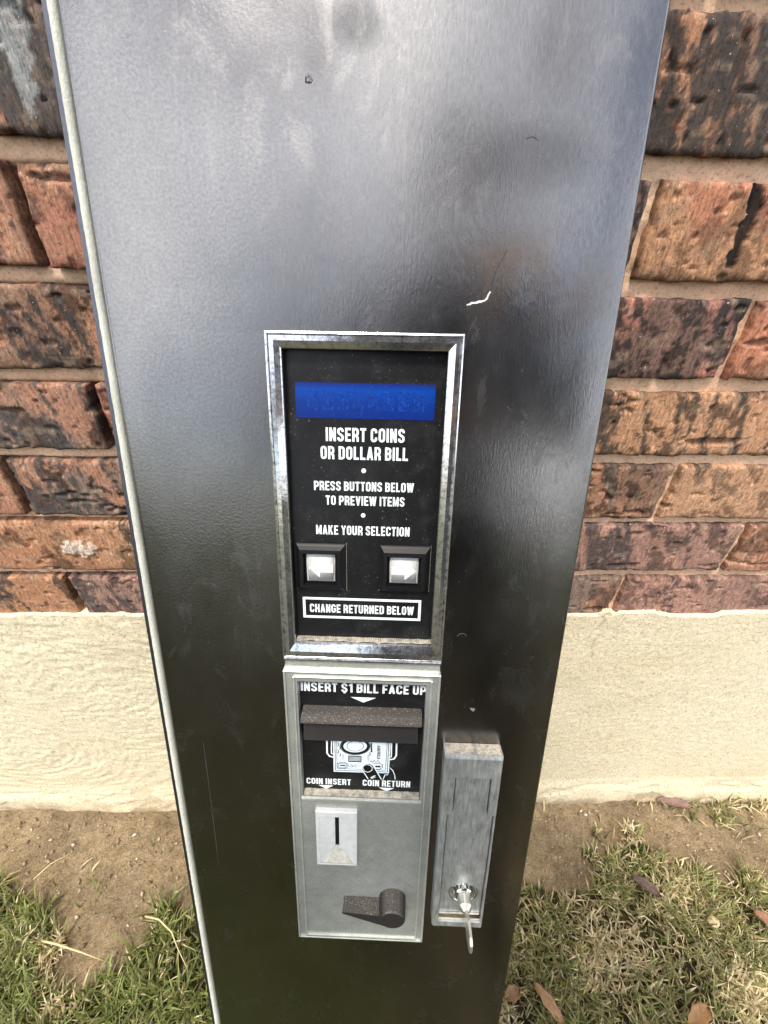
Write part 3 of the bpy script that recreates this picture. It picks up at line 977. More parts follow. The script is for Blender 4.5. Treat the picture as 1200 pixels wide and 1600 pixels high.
for i in range(nseg):
    xa, xb = IN[0] + (IN[2] - IN[0]) * i / nseg, IN[0] + (IN[2] - IN[0]) * (i + 1) / nseg
    hgt = 0.0009 + 0.0007 * fbm(np.array(i * 0.35), np.array(0.0), 3)
    prism(bm, [(xa, IO[1] + 0.0001), (xb, IO[1] + 0.0001), (xb - 0.0002, IO[1] + hgt), (xa + 0.0002, IO[1] + hgt * random.uniform(0.9, 1.1))], PZ + 0.00003, 0.0020 - 0.0022 * float(fbm(np.array(i * 0.3), np.array(0.0), 4)))
part('ledge_dust', bm, M['dust'], panel)

# blue display with its faint unlit characters
DR = rect_of((461.5, 598), (681.8, 600), (677.5, 656.5), (462.3, 653), PZ)
bm = bmesh.new()
prism(bm, rpts(DR), PZ + 0.00005, PZ + 0.0003)
part('display_window', bm, M['blue'], panel)
bm = bmesh.new()
nch = 8
for i in range(nch):
    cw = (DR[2] - DR[0]) / (nch + 1.2)
    xa = DR[0] + (i + 0.85) * cw
    xb = xa + cw * 0.62
    ya, yb = DR[1] + (DR[3] - DR[1]) * 0.26, DR[1] + (DR[3] - DR[1]) * 0.76
    ym = (ya + yb) / 2
    xm = (xa + xb) / 2
    for a, b in (((xa, ya), (xb, ya)), ((xa, yb), (xb, yb)), ((xa, ya), (xa, yb)), ((xb, ya), (xb, yb)), ((xa, ym), (xb, ym)), ((xm, ya), (xm, yb)), ((xa, ya), (xb, yb)), ((xa, yb), (xb, ya))):
        ribbon(bm, [a, b], 0.0005, PZ + 0.00035 + 0.00002 * random.randint(0, 6))
part('display_characters', bm, M['ghost'], panel)

lettering('lettering', 'INSERT COINS', 509, 632.4, 669, 690.5, PZ, panel)
lettering('lettering', 'OR DOLLAR BILL', 501, 637.5, 698.2, 718.6, PZ, panel)
dot('bullet_mark', 568.3, 735.5, 3.7, PZ, panel)
lettering('lettering', 'PRESS BUTTONS BELOW', 490.7, 646.5, 753, 767.5, PZ, panel)
lettering('lettering', 'TO PREVIEW ITEMS', 509, 632, 775.5, 790, PZ, panel)
dot('bullet_mark', 567.5, 805.2, 3.5, PZ, panel)
lettering('lettering', 'MAKE YOUR SELECTION', 494, 640, 822, 836.3, PZ, panel)
lettering('lettering', 'CHANGE RETURNED BELOW', 484.4, 646.5, 945.5, 958.5, PZ, panel)
bm = bmesh.new()
BR = rect_of((473, 932), (658.4, 938.3), (656.5, 970.5), (474.2, 964), PZ)
tk = abs(dl(500, 950, PZ)[0] - dl(504, 950, PZ)[0])
for q in ((BR[0], BR[1], BR[2], BR[1] + tk), (BR[0], BR[3] - tk, BR[2], BR[3]), (BR[0], BR[1] + tk, BR[0] + tk, BR[3] - tk), (BR[2] - tk, BR[1] + tk, BR[2], BR[3] - tk)):
    prism(bm, rpts(q), PZ + 0.00005, PZ + 0.00015)
part('label_border', bm, M['ink'], panel)

def push_button(outer, inner, right):
    O, I = rect_of(*outer, PZ + 0.002), rect_of(*inner, PZ + 0.001)
    bm = bmesh.new()
    sweep_rect(bm, O, [(0, PZ - 0.0005), (0, PZ + 0.0018), (0.0006, PZ + 0.0024)])
    d1 = 0.0006
    O2 = (O[0] + d1, O[1] + d1, O[2] - d1, O[3] - d1)
    I2 = (I[0] - 0.0014, I[1] - 0.0014, I[2] + 0.0014, I[3] + 0.0014)
    rings = []
    for s_, z in ((0, PZ + 0.0024), (0.18, PZ + 0.0032), (0.55, PZ + 0.0052), (0.97, PZ + 0.0054), (1.0, PZ + 0.0050), (1.0, PZ + 0.0002)):
        q = [O2[i] + (I2[i] - O2[i]) * s_ for i in range(4)]
        rings.append([bm.verts.new((x, y, z)) for x, y in rpts(q)])
    for a, b in zip(rings, rings[1:]):
        for i in range(4):
            j = (i + 1) % 4
            bm.faces.new((a[i], a[j], b[j], b[i]))
    bz = part('button_bezel', bm, M['blackgloss'], panel)
    bm = bmesh.new()
    for q in ((O[0] - 0.0005, O[1] - 0.0005, O[2] + 0.0005, O[1] - 0.0001), (O[2] + 0.0001, O[1] - 0.0001, O[2] + 0.0005, O[3])):
        prism(bm, rpts(q), PZ, PZ + 0.0007)
    part('dusty_rim', bm, M['dustrim'], panel)
    bm = bmesh.new()
    I = (I[0] + 0.0005, I[1] + 0.0005, I[2] - 0.0005, I[3] - 0.0005)
    prism(bm, rpts(I), PZ, PZ + 0.0030, 0)
    bmesh.ops.bevel(bm, geom=[e for e in bm.edges if all(v.co.z > PZ + 0.002 for v in e.verts)], offset=0.0014, segments=4, affect='EDGES')
    for f in bm.faces:
        f.material_index = 0
        f.smooth = True
    cx, cy = (I[0] + I[2]) / 2, (I[1] + I[3]) / 2
    w2, h2 = (I[2] - I[0]) / 2, (I[3] - I[1]) / 2
    s = 1 if right else -1
    arrow = [(-0.88, 0.33), (0.05, 0.33), (0.05, 0.72), (0.86, 0.0), (0.05, -0.72), (0.05, -0.33), (-0.88, -0.33)]
    pts = [(cx + s * ax * w2, cy + ay * h2 + 0.05 * h2) for ax, ay in arrow]
    prism(bm, pts if s < 0 else pts[::-1], PZ + 0.00302, PZ + 0.0032, 1)
    bt = part('push_button', bm, [M['lens'], M['arrow']], panel)
    bt['label'] = 'square clear button with a white arrow pointing ' + ('right' if right else 'left')
push_button(((462.3, 848), (541, 850.4), (540, 922), (464.6, 920.4)), ((479, 864.6), (524.7, 865), (525.5, 908.5), (478, 907.7)), False)
push_button(((594, 852.4), (674, 854), (668.6, 926), (592, 923)), ((608, 869.4), (655, 871), (654, 912.5), (607.4, 910.5)), True)

# ---- lower payment unit
IL = rect_of((464, 1064), (667, 1070), (656, 1249), (473.5, 1244), 0.003)
ZP = -0.0035
GL = rect_of((475, 1255), (650, 1260), (645, 1451), (479, 1446), 0.0035)
bm = bmesh.new()
o = rpts(LF); w_ = [(IL[0], IL[1]), (IL[2], IL[1]), (IL[2], IL[3]), (IL[0], IL[3])]
of, ob = [bm.verts.new((*p, 0.0036)) for p in o], [bm.verts.new((*p, -0.004)) for p in o]
wf, wb = [bm.verts.new((*p, 0.0036)) for p in w_], [bm.verts.new((*p, -0.004)) for p in w_]
for i in range(4):
    j = (i + 1) % 4
    bm.faces.new((of[i], of[j], wf[j], wf[i]))
    bm.faces.new((of[i], of[j], ob[j], ob[i]))
    bm.faces.new((wf[i], wf[j], wb[j], wb[i]))
unit = part('payment_plate', bm, M['zinc'])
bm = bmesh.new()
def ridge(a, b, w, z0, z1):
    (xa, ya), (xb, yb) = a, b
    if abs(xa - xb) > abs(ya - yb): prism(bm, rpts((min(xa, xb), ya - w / 2, max(xa, xb), ya + w / 2)), z0, z1)
    else: prism(bm, rpts((xa - w / 2, min(ya, yb), xa + w / 2, max(ya, yb))), z0, z1)
fr = (LF[0] + 0.0072, LF[1] + 0.0035, LF[2] - 0.0062, LF[3] - 0.0050)
ridge((fr[0], fr[1]), (fr[0], fr[3]), 0.0012, 0.003, 0.0050)
ridge((fr[2], fr[1]), (fr[2], fr[3]), 0.0012, 0.003, 0.0050)
ridge((fr[0] + 0.0007, fr[3]), (fr[2] - 0.0007, fr[3]), 0.0012, 0.003, 0.0050)
ridge((fr[0] + 0.0007, fr[1]), (fr[2] - 0.0007, fr[1]), 0.0013, 0.003, 0.0050)
oz = 0.0052
for q in ((LF[0] - 0.0004, LF[1] - 0.0004, LF[0] + 0.0010, LF[3] + 0.0004), (LF[2] - 0.0010, LF[1] - 0.0004, LF[2] + 0.0004, LF[3] + 0.0004)):
    prism(bm, rpts(q), -0.004, oz)
prism(bm, rpts((LF[0] + 0.0011, LF[1] - 0.0004, LF[2] - 0.0011, LF[1] + 0.0010)), -0.004, oz)
prism(bm, rpts((LF[0] + 0.0011, LF[3] - 0.0010, LF[2] - 0.0011, LF[3] + 0.0004)), -0.004, oz)
bmesh.ops.bevel(bm, geom=[e for e in bm.edges if all(v.co.z > 0.0045 for v in e.verts)], offset=0.0003, segments=1, affect='EDGES')
part('raised_frame', bm, M['zincframe'], unit)
bm = bmesh.new()
prism(bm, rpts((UF[0] + 0.001, LF[3] + 0.0006, UF[2] - 0.001, UF[1] - 0.0004)), -0.004, 0.0024)
part('joining_strip', bm, M['zincframe'], unit)
# bright bar under the bill window
bm = bmesh.new()
prism(bm, rpts((IL[0] - 0.001, IL[1] - 0.0030, IL[2] + 0.001, IL[1] - 0.0004)), 0.003, 0.0050)
bmesh.ops.bevel(bm, geom=[e for e in bm.edges if all(v.co.z > 0.0045 for v in e.verts)], offset=0.0006, segments=2, affect='EDGES')
part('sill_bar', bm, M['zincframe'], unit)
bm = bmesh.new()
nseg = 50
for i in range(nseg):
    xa, xb = IL[0] + 0.0006 + (IL[2] - IL[0] - 0.0012) * i / nseg, IL[0] + 0.0006 + (IL[2] - IL[0] - 0.0012) * (i + 1) / nseg
    prism(bm, [(xa, IL[1] + 0.0003), (xb, IL[1] + 0.0003), (xb, IL[1] + 0.0010 + 0.0005 * random.random()), (xa, IL[1] + 0.0010)], ZP + 0.0003, 0.0030 - 0.0006 * random.random())
part('ledge_dust', bm, M['dust'], unit)

bm = bmesh.new()
prism(bm, rpts((IL[0] - 0.001, IL[1] + 0.0001, IL[2] + 0.001, IL[3] + 0.001)), ZP - 0.003, ZP)
bill = part('bill_panel', bm, M['black'])
lettering('lettering', 'INSERT $1 BILL FACE UP', 470, 666, 1068.6, 1082.4, ZP, bill)
shape('pointer_mark', ((548, 1089), (587.6, 1090.4), (567.7, 1097.5)), ZP, bill)
lettering('lettering', 'COIN INSERT', 479, 548.4, 1216.2, 1225.2, ZP, bill, t=0.18)
lettering('lettering', 'COIN RETURN', 566.7, 641, 1219.2, 1228.8, ZP, bill, t=0.18)
shape('pointer_mark', ((498, 1226.3), (521, 1227.3), (510, 1232.2)), ZP, bill)
shape('pointer_mark', ((591.6, 1230.3), (616, 1231.3), (604, 1236.2)), ZP, bill)

# printed one-dollar picture and pointing thumb (generic line art)
def bp(x, y): return dl(460 + x / 5.4545, 1140 + y / 5.4545, ZP)
bm = bmesh.new()
prism(bm, [bp(*p) for p in ((335, 357), (805, 372), (824, 80), (328, 70))], ZP + 0.00004, ZP + 0.00012)
bk = m_plain('printed_bill', (0.62, 0.70, 0.76), 0.5)
part('bill_picture', bm, bk, bill)
bm = bmesh.new()
zi = ZP + 0.00015
def ln(pts, w=6, closed=False):
    global zi
    zi += 0.000008
    ribbon(bm, [bp(*p) for p in pts], w * 0.00011, zi, closed)
def ell(cx, cy, rx, ry, n=28): return [(cx + rx * math.cos(a), cy + ry * math.sin(a)) for a in np.linspace(0, 2 * math.pi, n, endpoint=False)]
ln([(345, 80), (350, 345), (792, 360), (806, 90)], 5, True)
ln([(360, 80), (364, 330), (776, 345), (792, 90)], 4, True)
ln(ell(518, 140, 112, 62), 20, True)
ln(ell(518, 140, 128, 74), 5, True)
ln(ell(518, 140, 70, 42), 4, True)
ln(ell(410, 303, 48, 27), 5, True)
ln(ell(410, 303, 36, 18), 4, True)
ln([(390, 303), (432, 304)], 12)
ln([(690, 312), (735, 314)], 16)
ln([(680, 290), (720, 282), (752, 300), (750, 322), (720, 340), (690, 335)], 5)
for k in range(5): ln([(462, 225 + k * 10), (570, 230 + k * 10)], 6)
ln([(462, 220), (462, 270), (568, 275), (570, 226)], 5, True)
for k in range(6): ln([(405 + 3 * (k % 2), 212 + k * 9), (425, 213 + k * 9)], 3)
for k in range(6): ln([(620, 212 + k * 9), (638 + 3 * (k % 2), 213 + k * 9)], 3)
ln([(470, 320), (490, 295), (500, 305), (480, 322), (520, 300), (530, 290), (520, 318), (560, 300)], 3)
ln([(640, 280), (655, 262), (668, 278), (680, 258), (695, 275), (712, 258), (730, 278)], 3)
for k, (x, y) in enumerate(((372, 110), (385, 140), (372, 170), (388, 195), (640, 120), (650, 160), (640, 190))): ln([(x, y), (x + 8, y + 18), (x - 4, y + 28)], 5)
ln([(655, 110), (660, 190)], 9)
part('bill_print', bm, M['hole'], bill)
# AMERICA set sideways on the printed bill
bm = bmesh.new()
adv = 0
for c in 'AMERICA':
    gl, w = glyph(c, 0.14)
    for pts, cl in gl:
        zi += 0.000008
        ribbon(bm, [bp(732 - 27 * y_, 130 + (adv + x_) * 27) if False else bp(705 + 27 * y_, 132 + (adv + x_) * 29) for x_, y_ in pts], 0.00045, zi, bool(cl))
    adv += w + 0.12
part('bill_lettering', bm, M['hole'], bill)
bm = bmesh.new()
zt_ = ZP + 0.0006
prism(bm, [bp(*p) for p in ((628, 415), (735, 418), (705, 360), (668, 298), (640, 284), (605, 286), (578, 305), (575, 330), (600, 370))], ZP + 0.0001, zt_)
part('printed_thumb', bm, M['blackgloss'], bill)
bm = bmesh.new()
zi = zt_ + 0.00003
ln([(628, 415), (598, 368), (573, 330), (577, 304), (605, 284), (640, 283), (668, 297), (706, 358), (742, 420)], 7)
ln([(582, 322), (590, 302), (612, 292), (645, 298), (664, 318), (660, 342), (628, 358), (600, 350)], 5, True)
ln([(650, 405), (690, 385)], 8); ln([(655, 412), (692, 398)], 5)
ln([(755, 420), (772, 380), (800, 378)], 6)
ln([(815, 320), (840, 345), (855, 385), (858, 418)], 6)
part('thumb_outline', bm, M['ink'], bill)
bm = bmesh.new()
# clip rails either side of the bill
ln([(278, 70), (280, 195), (300, 220), (330, 228)], 12)
ln([(318, 70), (316, 195), (330, 203)], 8)
part('printed_clip', bm, M['ink'], bill)
bm = bmesh.new()
ln([(872, 75), (868, 215), (850, 243), (815, 250)], 12)
ln([(830, 75), (826, 225), (815, 230)], 8)
part('printed_clip', bm, M['ink'], bill)

# bill mouth: dusty hood above, lower jaw below
def mouth_piece(name, xa, xb, ytop, ybot, depth, slope_back, front_h, side):
    bm = bmesh.new()
    y0 = ytop
    y1 = ybot
    secs = [(y0, ZP - 0.0005), (y0 - slope_back * 0.4, ZP + depth * 0.55), (y1 + front_h, ZP + depth), (y1 + front_h * 0.3, ZP + depth + 0.0004), (y1, ZP + depth - 0.0008), (y1 + 0.0005, ZP - 0.0005)]
    A = [bm.verts.new((xa + (side if z > ZP else 0), y, z)) for y, z in secs]
    B = [bm.verts.new((xb - (side if z > ZP else 0), y, z)) for y, z in secs]
    n = len(secs)
    for i in range(n):
        j = (i + 1) % n
        bm.faces.new((A[i], A[j], B[j], B[i]))
    bm.faces.new(A[::-1])
    bm.faces.new(B)
    bmesh.ops.bevel(bm, geom=bm.edges[:], offset=0.0005, segments=2, affect='EDGES')
    return part(name, bm, M['mouth'], bill, False)
d1 = 0.0140
hx0, hx1 = dl(469, 1120, 0.008)[0], dl(660.5, 1124, 0.008)[0]
hyt = dl(565, 1104, ZP)[1]
hyb = dl(565, 1134, ZP + d1)[1]
mouth_piece('bill_hood', hx0, hx1, hyt, hyb, d1, 0.003, 0.0012, 0.0003)
d2 = 0.0085
jx0, jx1 = dl(473, 1147, 0.006)[0], dl(654, 1150, 0.006)[0]
jyt = hyb - 0.0042
jyb = dl(565, 1160, ZP + d2)[1]
mouth_piece('lower_jaw', jx0, jx1, max(jyt, jyb + 0.005), jyb, d2, 0.006, 0.0018, 0.0003)

# coin slot escutcheon: raised white rim, two faces slanting to the slot, funnel below
SZ0 = 0.0036
CS = rect_of((493, 1265), (557, 1267), (559, 1349), (496, 1349), SZ0 + 0.002)
bm = bmesh.new()
w, h = CS[2] - CS[0], CS[3] - CS[1]
rim = min(w, h) * 0.085
I = (CS[0] + rim, CS[1] + rim, CS[2] - rim * 0.8, CS[3] - rim * 1.9)
sweep_rect(bm, CS, [(0, SZ0 - 0.001), (0, SZ0 + 0.0030), (0.0006, SZ0 + 0.0037)], 0)
def quadf(pts, mat):
    f = bm.faces.new([bm.verts.new(p) for p in pts])
    f.material_index = mat
    return f
zr, zf = SZ0 + 0.0037, SZ0 + 0.0010
O = (CS[0] + 0.0006, CS[1] + 0.0006, CS[2] - 0.0006, CS[3] - 0.0006)
for i in range(4):
    j = (i + 1) % 4
    o, p = rpts(O), rpts(I)
    quadf([(*o[i], zr), (*o[j], zr), (*p[j], zr), (*p[i], zr)], 0)
sw = 0.0017                                                  # half slot
xc = I[0] + (I[2] - I[0]) * 0.50
ysb = I[1] + (I[3] - I[1]) * 0.33
zi_l = SZ0 + 0.0012
quadf([(I[0], I[1], zr - .0002), (I[0], I[3], zr - .0002), (xc - sw, I[3], zi_l), (xc - sw, ysb, zi_l)], 0)
quadf([(I[2], I[3], zr - .0002), (I[2], I[1], zr - .0002), (xc + sw, ysb, zi_l), (xc + sw, I[3], zi_l)], 0)
quadf([(I[0], I[1], zr - .0002), (xc - sw, ysb, zi_l - .0004), (xc + sw, ysb, zi_l - .0004), (I[2], I[1], zr - .0002)], 1)
quadf([(I[0], I[3], zr), (xc - sw, I[3], zr), (xc - sw, I[3], zi_l), (I[0], I[3], zr - .0002)], 0)
quadf([(I[2], I[3], zr), (xc + sw, I[3], zr), (xc + sw, I[3], zi_l), (I[2], I[3], zr - .0002)], 0)
quadf([(xc - sw, ysb, SZ0 + 0.0002), (xc + sw, ysb, SZ0 + 0.0002), (xc + sw, I[3], SZ0 + 0.0002), (xc - sw, I[3], SZ0 + 0.0002)], 2)  # slot floor and sides coloured black for the shade of a deep slot
for sg in (-1, 1): quadf([(xc + sg * sw, ysb, zi_l), (xc + sg * sw, I[3], zi_l), (xc + sg * sw, I[3], SZ0 + 0.0002), (xc + sg * sw, ysb, SZ0 + 0.0002)], 2)
coin = part('coin_slot', bm, [M['white'], M['cream'], M['hole']], unit)

# coin return lever
bm = bmesh.new()
hx, hy = dl(613, 1402, 0.004)
HR = abs(dl(637, 1440, 0.022)[0] - dl(591, 1440, 0.022)[0]) / 2 * 0.92
zA, zB = 0.0036, 0.0215
seg = 36
ringA, ringB, ringC = [], [], []
for i in range(seg):
    a = 2 * math.pi * i / seg
    ringA.append(bm.verts.new((hx + HR * 1.02 * math.cos(a), hy + HR * 0.95 * math.sin(a), zA)))
    ringB.append(bm.verts.new((hx + HR * 0.96 * math.cos(a), hy - 0.0004 + HR * 0.9 * math.sin(a), zB - 0.001)))
    ringC.append(bm.verts.new((hx + HR * 0.88 * math.cos(a), hy - 0.0004 + HR * 0.82 * math.sin(a), zB)))
for A, B in ((ringA, ringB), (ringB, ringC)):
    for i in range(seg):
        j = (i + 1) % seg
        bm.faces.new((A[i], A[j], B[j], B[i]))
bm.faces.new(ringC)
ax0 = dl(538, 1402, 0.004)[0]
at = dl(560, 1401, 0.004)[1]
ab = at - 0.0075
zf = 0.0172
pts = [(ax0, zA), (hx - HR * 0.3, zA), (hx - HR * 0.3, zf + 0.0015), (hx - HR * 0.95, zf + 0.0006), (ax0 - 0.0006, zf - 0.0012)]
drop = [0.0022, 0.0120, 0.0128, 0.0118, 0.0024]
T = [bm.verts.new((x, at - 0.0002 * (z - zA) / 0.01, z)) for x, z in pts]
Bq = [bm.verts.new((x, at - dr, z)) for (x, z), dr in zip(pts, drop)]
bm.faces.new(T)
bm.faces.new(Bq[::-1])
for i in range(5):
    j = (i + 1) % 5
    bm.faces.new((T[i], Bq[i], Bq[j], T[j]))
part('coin_return_lever', bm, M['plastic'], unit, False)

# ---- flush lock handle
lx0, lx1 = dl(692.5, 1161)[0], dl(781.5, 1162.5)[0]
ly1 = dl(737, 1161.5)[1]
LZ = 0.0135
ly0 = dl(714, 1449, LZ)[1]
lxb0, lxb1 = dl(674.6, 1446, LZ)[0], dl(753, 1450, LZ)[0]
lxl, lxr = (lx0 + lxb0) / 2, (lx1 + lxb1) / 2
def qp(px, py): return dl(px, py, LZ)
pt = [qp(714, 1217.6), qp(765, 1218.3), qp(762, 1275), qp(770, 1276.5), qp(750, 1432.5), qp(687, 1432.5), qp(699, 1276.5), qp(707, 1275)]
tx0, tx1 = (pt[0][0] + pt[7][0]) / 2, (pt[1][0] + pt[2][0]) / 2
wx0, wx1 = (pt[6][0] + pt[5][0]) / 2, (pt[3][0] + pt[4][0]) / 2
ty1, ty0 = (pt[0][1] + pt[1][1]) / 2, (pt[2][1] + pt[7][1]) / 2
wy0 = pt[4][1]
cav0 = dl(718, 1441, LZ)[1]
bm = bmesh.new()
# housing as rails round the T-shaped cavity
gp_ = 0.0009
cx0, cx1 = wx0 - gp_, wx1 + gp_
sx0, sx1 = tx0 - gp_, tx1 + gp_
shoulder = ty0 + 0.0006
outer = [(lxl, ly0), (lxr, ly0), (lxr, ly1), (lxl, ly1)]
inner = [(cx0, cav0), (cx1, cav0), (cx1, shoulder), (sx1, shoulder), (sx1, ty1 + gp_), (sx0, ty1 + gp_), (sx0, shoulder), (cx0, shoulder)]
def V(p, z): return bm.verts.new((p[0], p[1], z))
zb_ = 0.0002
ch = 0.0022
# outer walls with a softened front edge
o_back = [V(p, zb_) for p in outer]
o_mid = [V(p, LZ - ch) for p in outer]
ins = [(lxl + ch * 0.7, ly0 + ch * 0.5), (lxr - ch * 0.7, ly0 + ch * 0.5), (lxr - ch * 0.7, ly1 - ch * 0.8), (lxl + ch * 0.7, ly1 - ch * 0.8)]
o_m2 = [V(((p[0] * .7 + q[0] * .3), (p[1] * .7 + q[1] * .3)), LZ - ch * 0.32) for p, q in zip(outer, ins)]
o_fr = [V(p, LZ) for p in ins]
for A, B in ((o_back, o_mid), (o_mid, o_m2), (o_m2, o_fr)):
    for i in range(4):
        j = (i + 1) % 4
        bm.faces.new((A[i], A[j], B[j], B[i]))
iv = [V(p, LZ) for p in inner]
ib = [V(p, LZ - 0.0105) for p in inner]
for i in range(8):
    j = (i + 1) % 8
    bm.faces.new((iv[i], iv[j], ib[j], ib[i]))
fl = bm.faces.new(ib)
fl.material_index = 1
# front face pieces between outline and cavity
bl, br_, trr, tll = o_fr
bm.faces.new((bl, br_, iv[1], iv[0]))
bm.faces.new((br_, trr, iv[4], iv[3], iv[2], iv[1]))
bm.faces.new((trr, tll, iv[5], iv[4]))
bm.faces.new((tll, bl, iv[0], iv[7], iv[6], iv[5]))
lock = part('lock_housing', bm, [M['steel'], M['hole']])
bm = bmesh.new()
dust_r = (lxl + 0.0015, ly1 + 0.00002, lxr - 0.0015, ly1 + 0.0003)
prism(bm, rpts(dust_r), 0.0004, LZ - ch - 0.0008)
part('ledge_dust', bm, M['dust'], lock)

# handle paddle, dished towards the round lock cup
kx, ky = dl(724, 1394, LZ - 0.003)
cr_ = abs(dl(748, 1394, LZ - .003)[0] - dl(700, 1394, LZ - .003)[0]) / 2
bm = bmesh.new()
zp_ = LZ - 0.0015
W0, W1 = wx0, wx1
ny, nx = 60, 24
def pad_z(x, y):
    z = zp_ - 0.0018 * sstep(ky + 0.040, ky - 0.008, np.array(y))
    r_ = math.hypot(x - kx, (y - ky) * 0.8)
    return float(z)
ygrid = np.linspace(wy0, ty1, ny)
grid = []
for y in ygrid:
    a0, a1 = (tx0, tx1) if y > ty0 else (W0, W1)
    f_ = float(sstep(np.array(ty0 - 0.0002), np.array(ty0 + 0.0030), np.array(y)))
    a0, a1 = W0 + (tx0 - W0) * f_, W1 + (tx1 - W1) * f_
    grid.append([bm.verts.new((a0 + (a1 - a0) * i / (nx - 1), y, pad_z(a0 + (a1 - a0) * i / (nx - 1), y))) for i in range(nx)])
for ra, rb in zip(grid, grid[1:]):
    for i in range(nx - 1):
        c = [(v.co.x, v.co.y) for v in (ra[i], ra[i + 1], rb[i + 1], rb[i])]
        if all(math.hypot(x - kx, y - ky) < cr_ * 0.93 for x, y in c): continue
        bm.faces.new((ra[i], ra[i + 1], rb[i + 1], rb[i]))
bnd = [e for e in bm.edges if len(e.link_faces) == 1]
ext = bmesh.ops.extrude_edge_only(bm, edges=bnd)
for v in ext['geom']:
    if isinstance(v, bmesh.types.BMVert): v.co.z -= 0.0050
for v in [v for v in bm.verts if not v.link_faces]: bm.verts.remove(v)
prism(bm, rpts((tx0 + 0.0002, ty1 - 0.0006, tx1 - 0.0002, ty1 - 0.00005)), zp_ - 0.003, zp_ + 0.0004)
part('handle_paddle', bm, M['steel'], lock, False)

# bright lower lip of the cavity
bm = bmesh.new()
prism(bm, rpts((cx0 + 0.0003, cav0 + 0.0002, cx1 - 0.0003, wy0 - 0.0004)), LZ - 0.0100, LZ - 0.0016)
part('cavity_lip', bm, M['bright'], lock)

# lock cup and cylinder
def lathe(bm, cx, cy, prof, seg=40, mat=0, cap=True):
    rings = [[bm.verts.new((cx + r_ * math.cos(2 * math.pi * i / seg), cy + r_ * math.sin(2 * math.pi * i / seg), z)) for i in range(seg)] for r_, z in prof]
    for A, B in zip(rings, rings[1:]):
        for i in range(seg):
            j = (i + 1) % seg
            bm.faces.new((A[i], A[j], B[j], B[i])).material_index = mat
    if cap: bm.faces.new(rings[-1]).material_index = mat
bm = bmesh.new()
zc_ = pad_z(kx, ky)
lathe(bm, kx, ky, [(cr_ * 0.985, zc_ - 0.0060), (cr_ * 0.985, zc_ - 0.0004), (cr_ * 0.96, zc_ + 0.0003), (cr_ * 0.90, zc_ + 0.0003), (cr_ * 0.84, zc_ - 0.0006), (cr_ * 0.80, zc_ - 0.0052), (cr_ * 0.2, zc_ - 0.0056)])
part('lock_cup', bm, M['bright'], lock, True)
bm = bmesh.new()
lathe(bm, kx, ky, [(cr_ * 0.60, zc_ - 0.0055), (cr_ * 0.60, zc_ + 0.0022), (cr_ * 0.52, zc_ + 0.0034), (cr_ * 0.46, zc_ + 0.0036)])
bm2 = [f for f in bm.faces]
part('lock_cylinder', bm, M['bright'], lock, False)

# key left standing in the lock: things held by other things stay at top level
key = link(bpy.data.objects.new('key', None))
tag(key, 'small silver key left sticking out of the lock in the steel handle', 'key')
key.matrix_world = MDOOR @ Matrix.Translation((kx, ky, zc_ + 0.0036))
bm = bmesh.new()
lathe(bm, 0, 0, [(cr_ * 0.44, 0.0001), (cr_ * 0.44, 0.0080), (cr_ * 0.36, 0.0092), (cr_ * 0.18, 0.0118)], 28)
KM = m_plain('key_metal', (0.72, 0.69, 0.60), 0.3, 0.9, 0.12, 500)
mesh_obj('barrel', bm, KM, key)
bm = bmesh.new()
bt_ = 0.0011
side = [(-0.0030, 0.0070), (0.0030, 0.0070), (0.0034, 0.0130), (0.0068, 0.0160), (0.0098, 0.0215), (0.0102, 0.0270), (0.0086, 0.0325), (0.0050, 0.0362), (0.0, 0.0372), (-0.0050, 0.0362), (-0.0086, 0.0325), (-0.0102, 0.0270), (-0.0098, 0.0215), (-0.0068, 0.0160), (-0.0034, 0.0130)]
A = [bm.verts.new((-bt_, y * 0.85, z)) for y, z in side]
B = [bm.verts.new((bt_, y * 0.85, z)) for y, z in side]
bm.faces.new(A)
bm.faces.new(B[::-1])
for i in range(len(side)):
    j = (i + 1) % len(side)
    bm.faces.new((A[i], A[j], B[j], B[i]))
bmesh.ops.bevel(bm, geom=bm.edges[:], offset=0.0003, segments=2, affect='EDGES')
mesh_obj('bow', bm, KM, key)

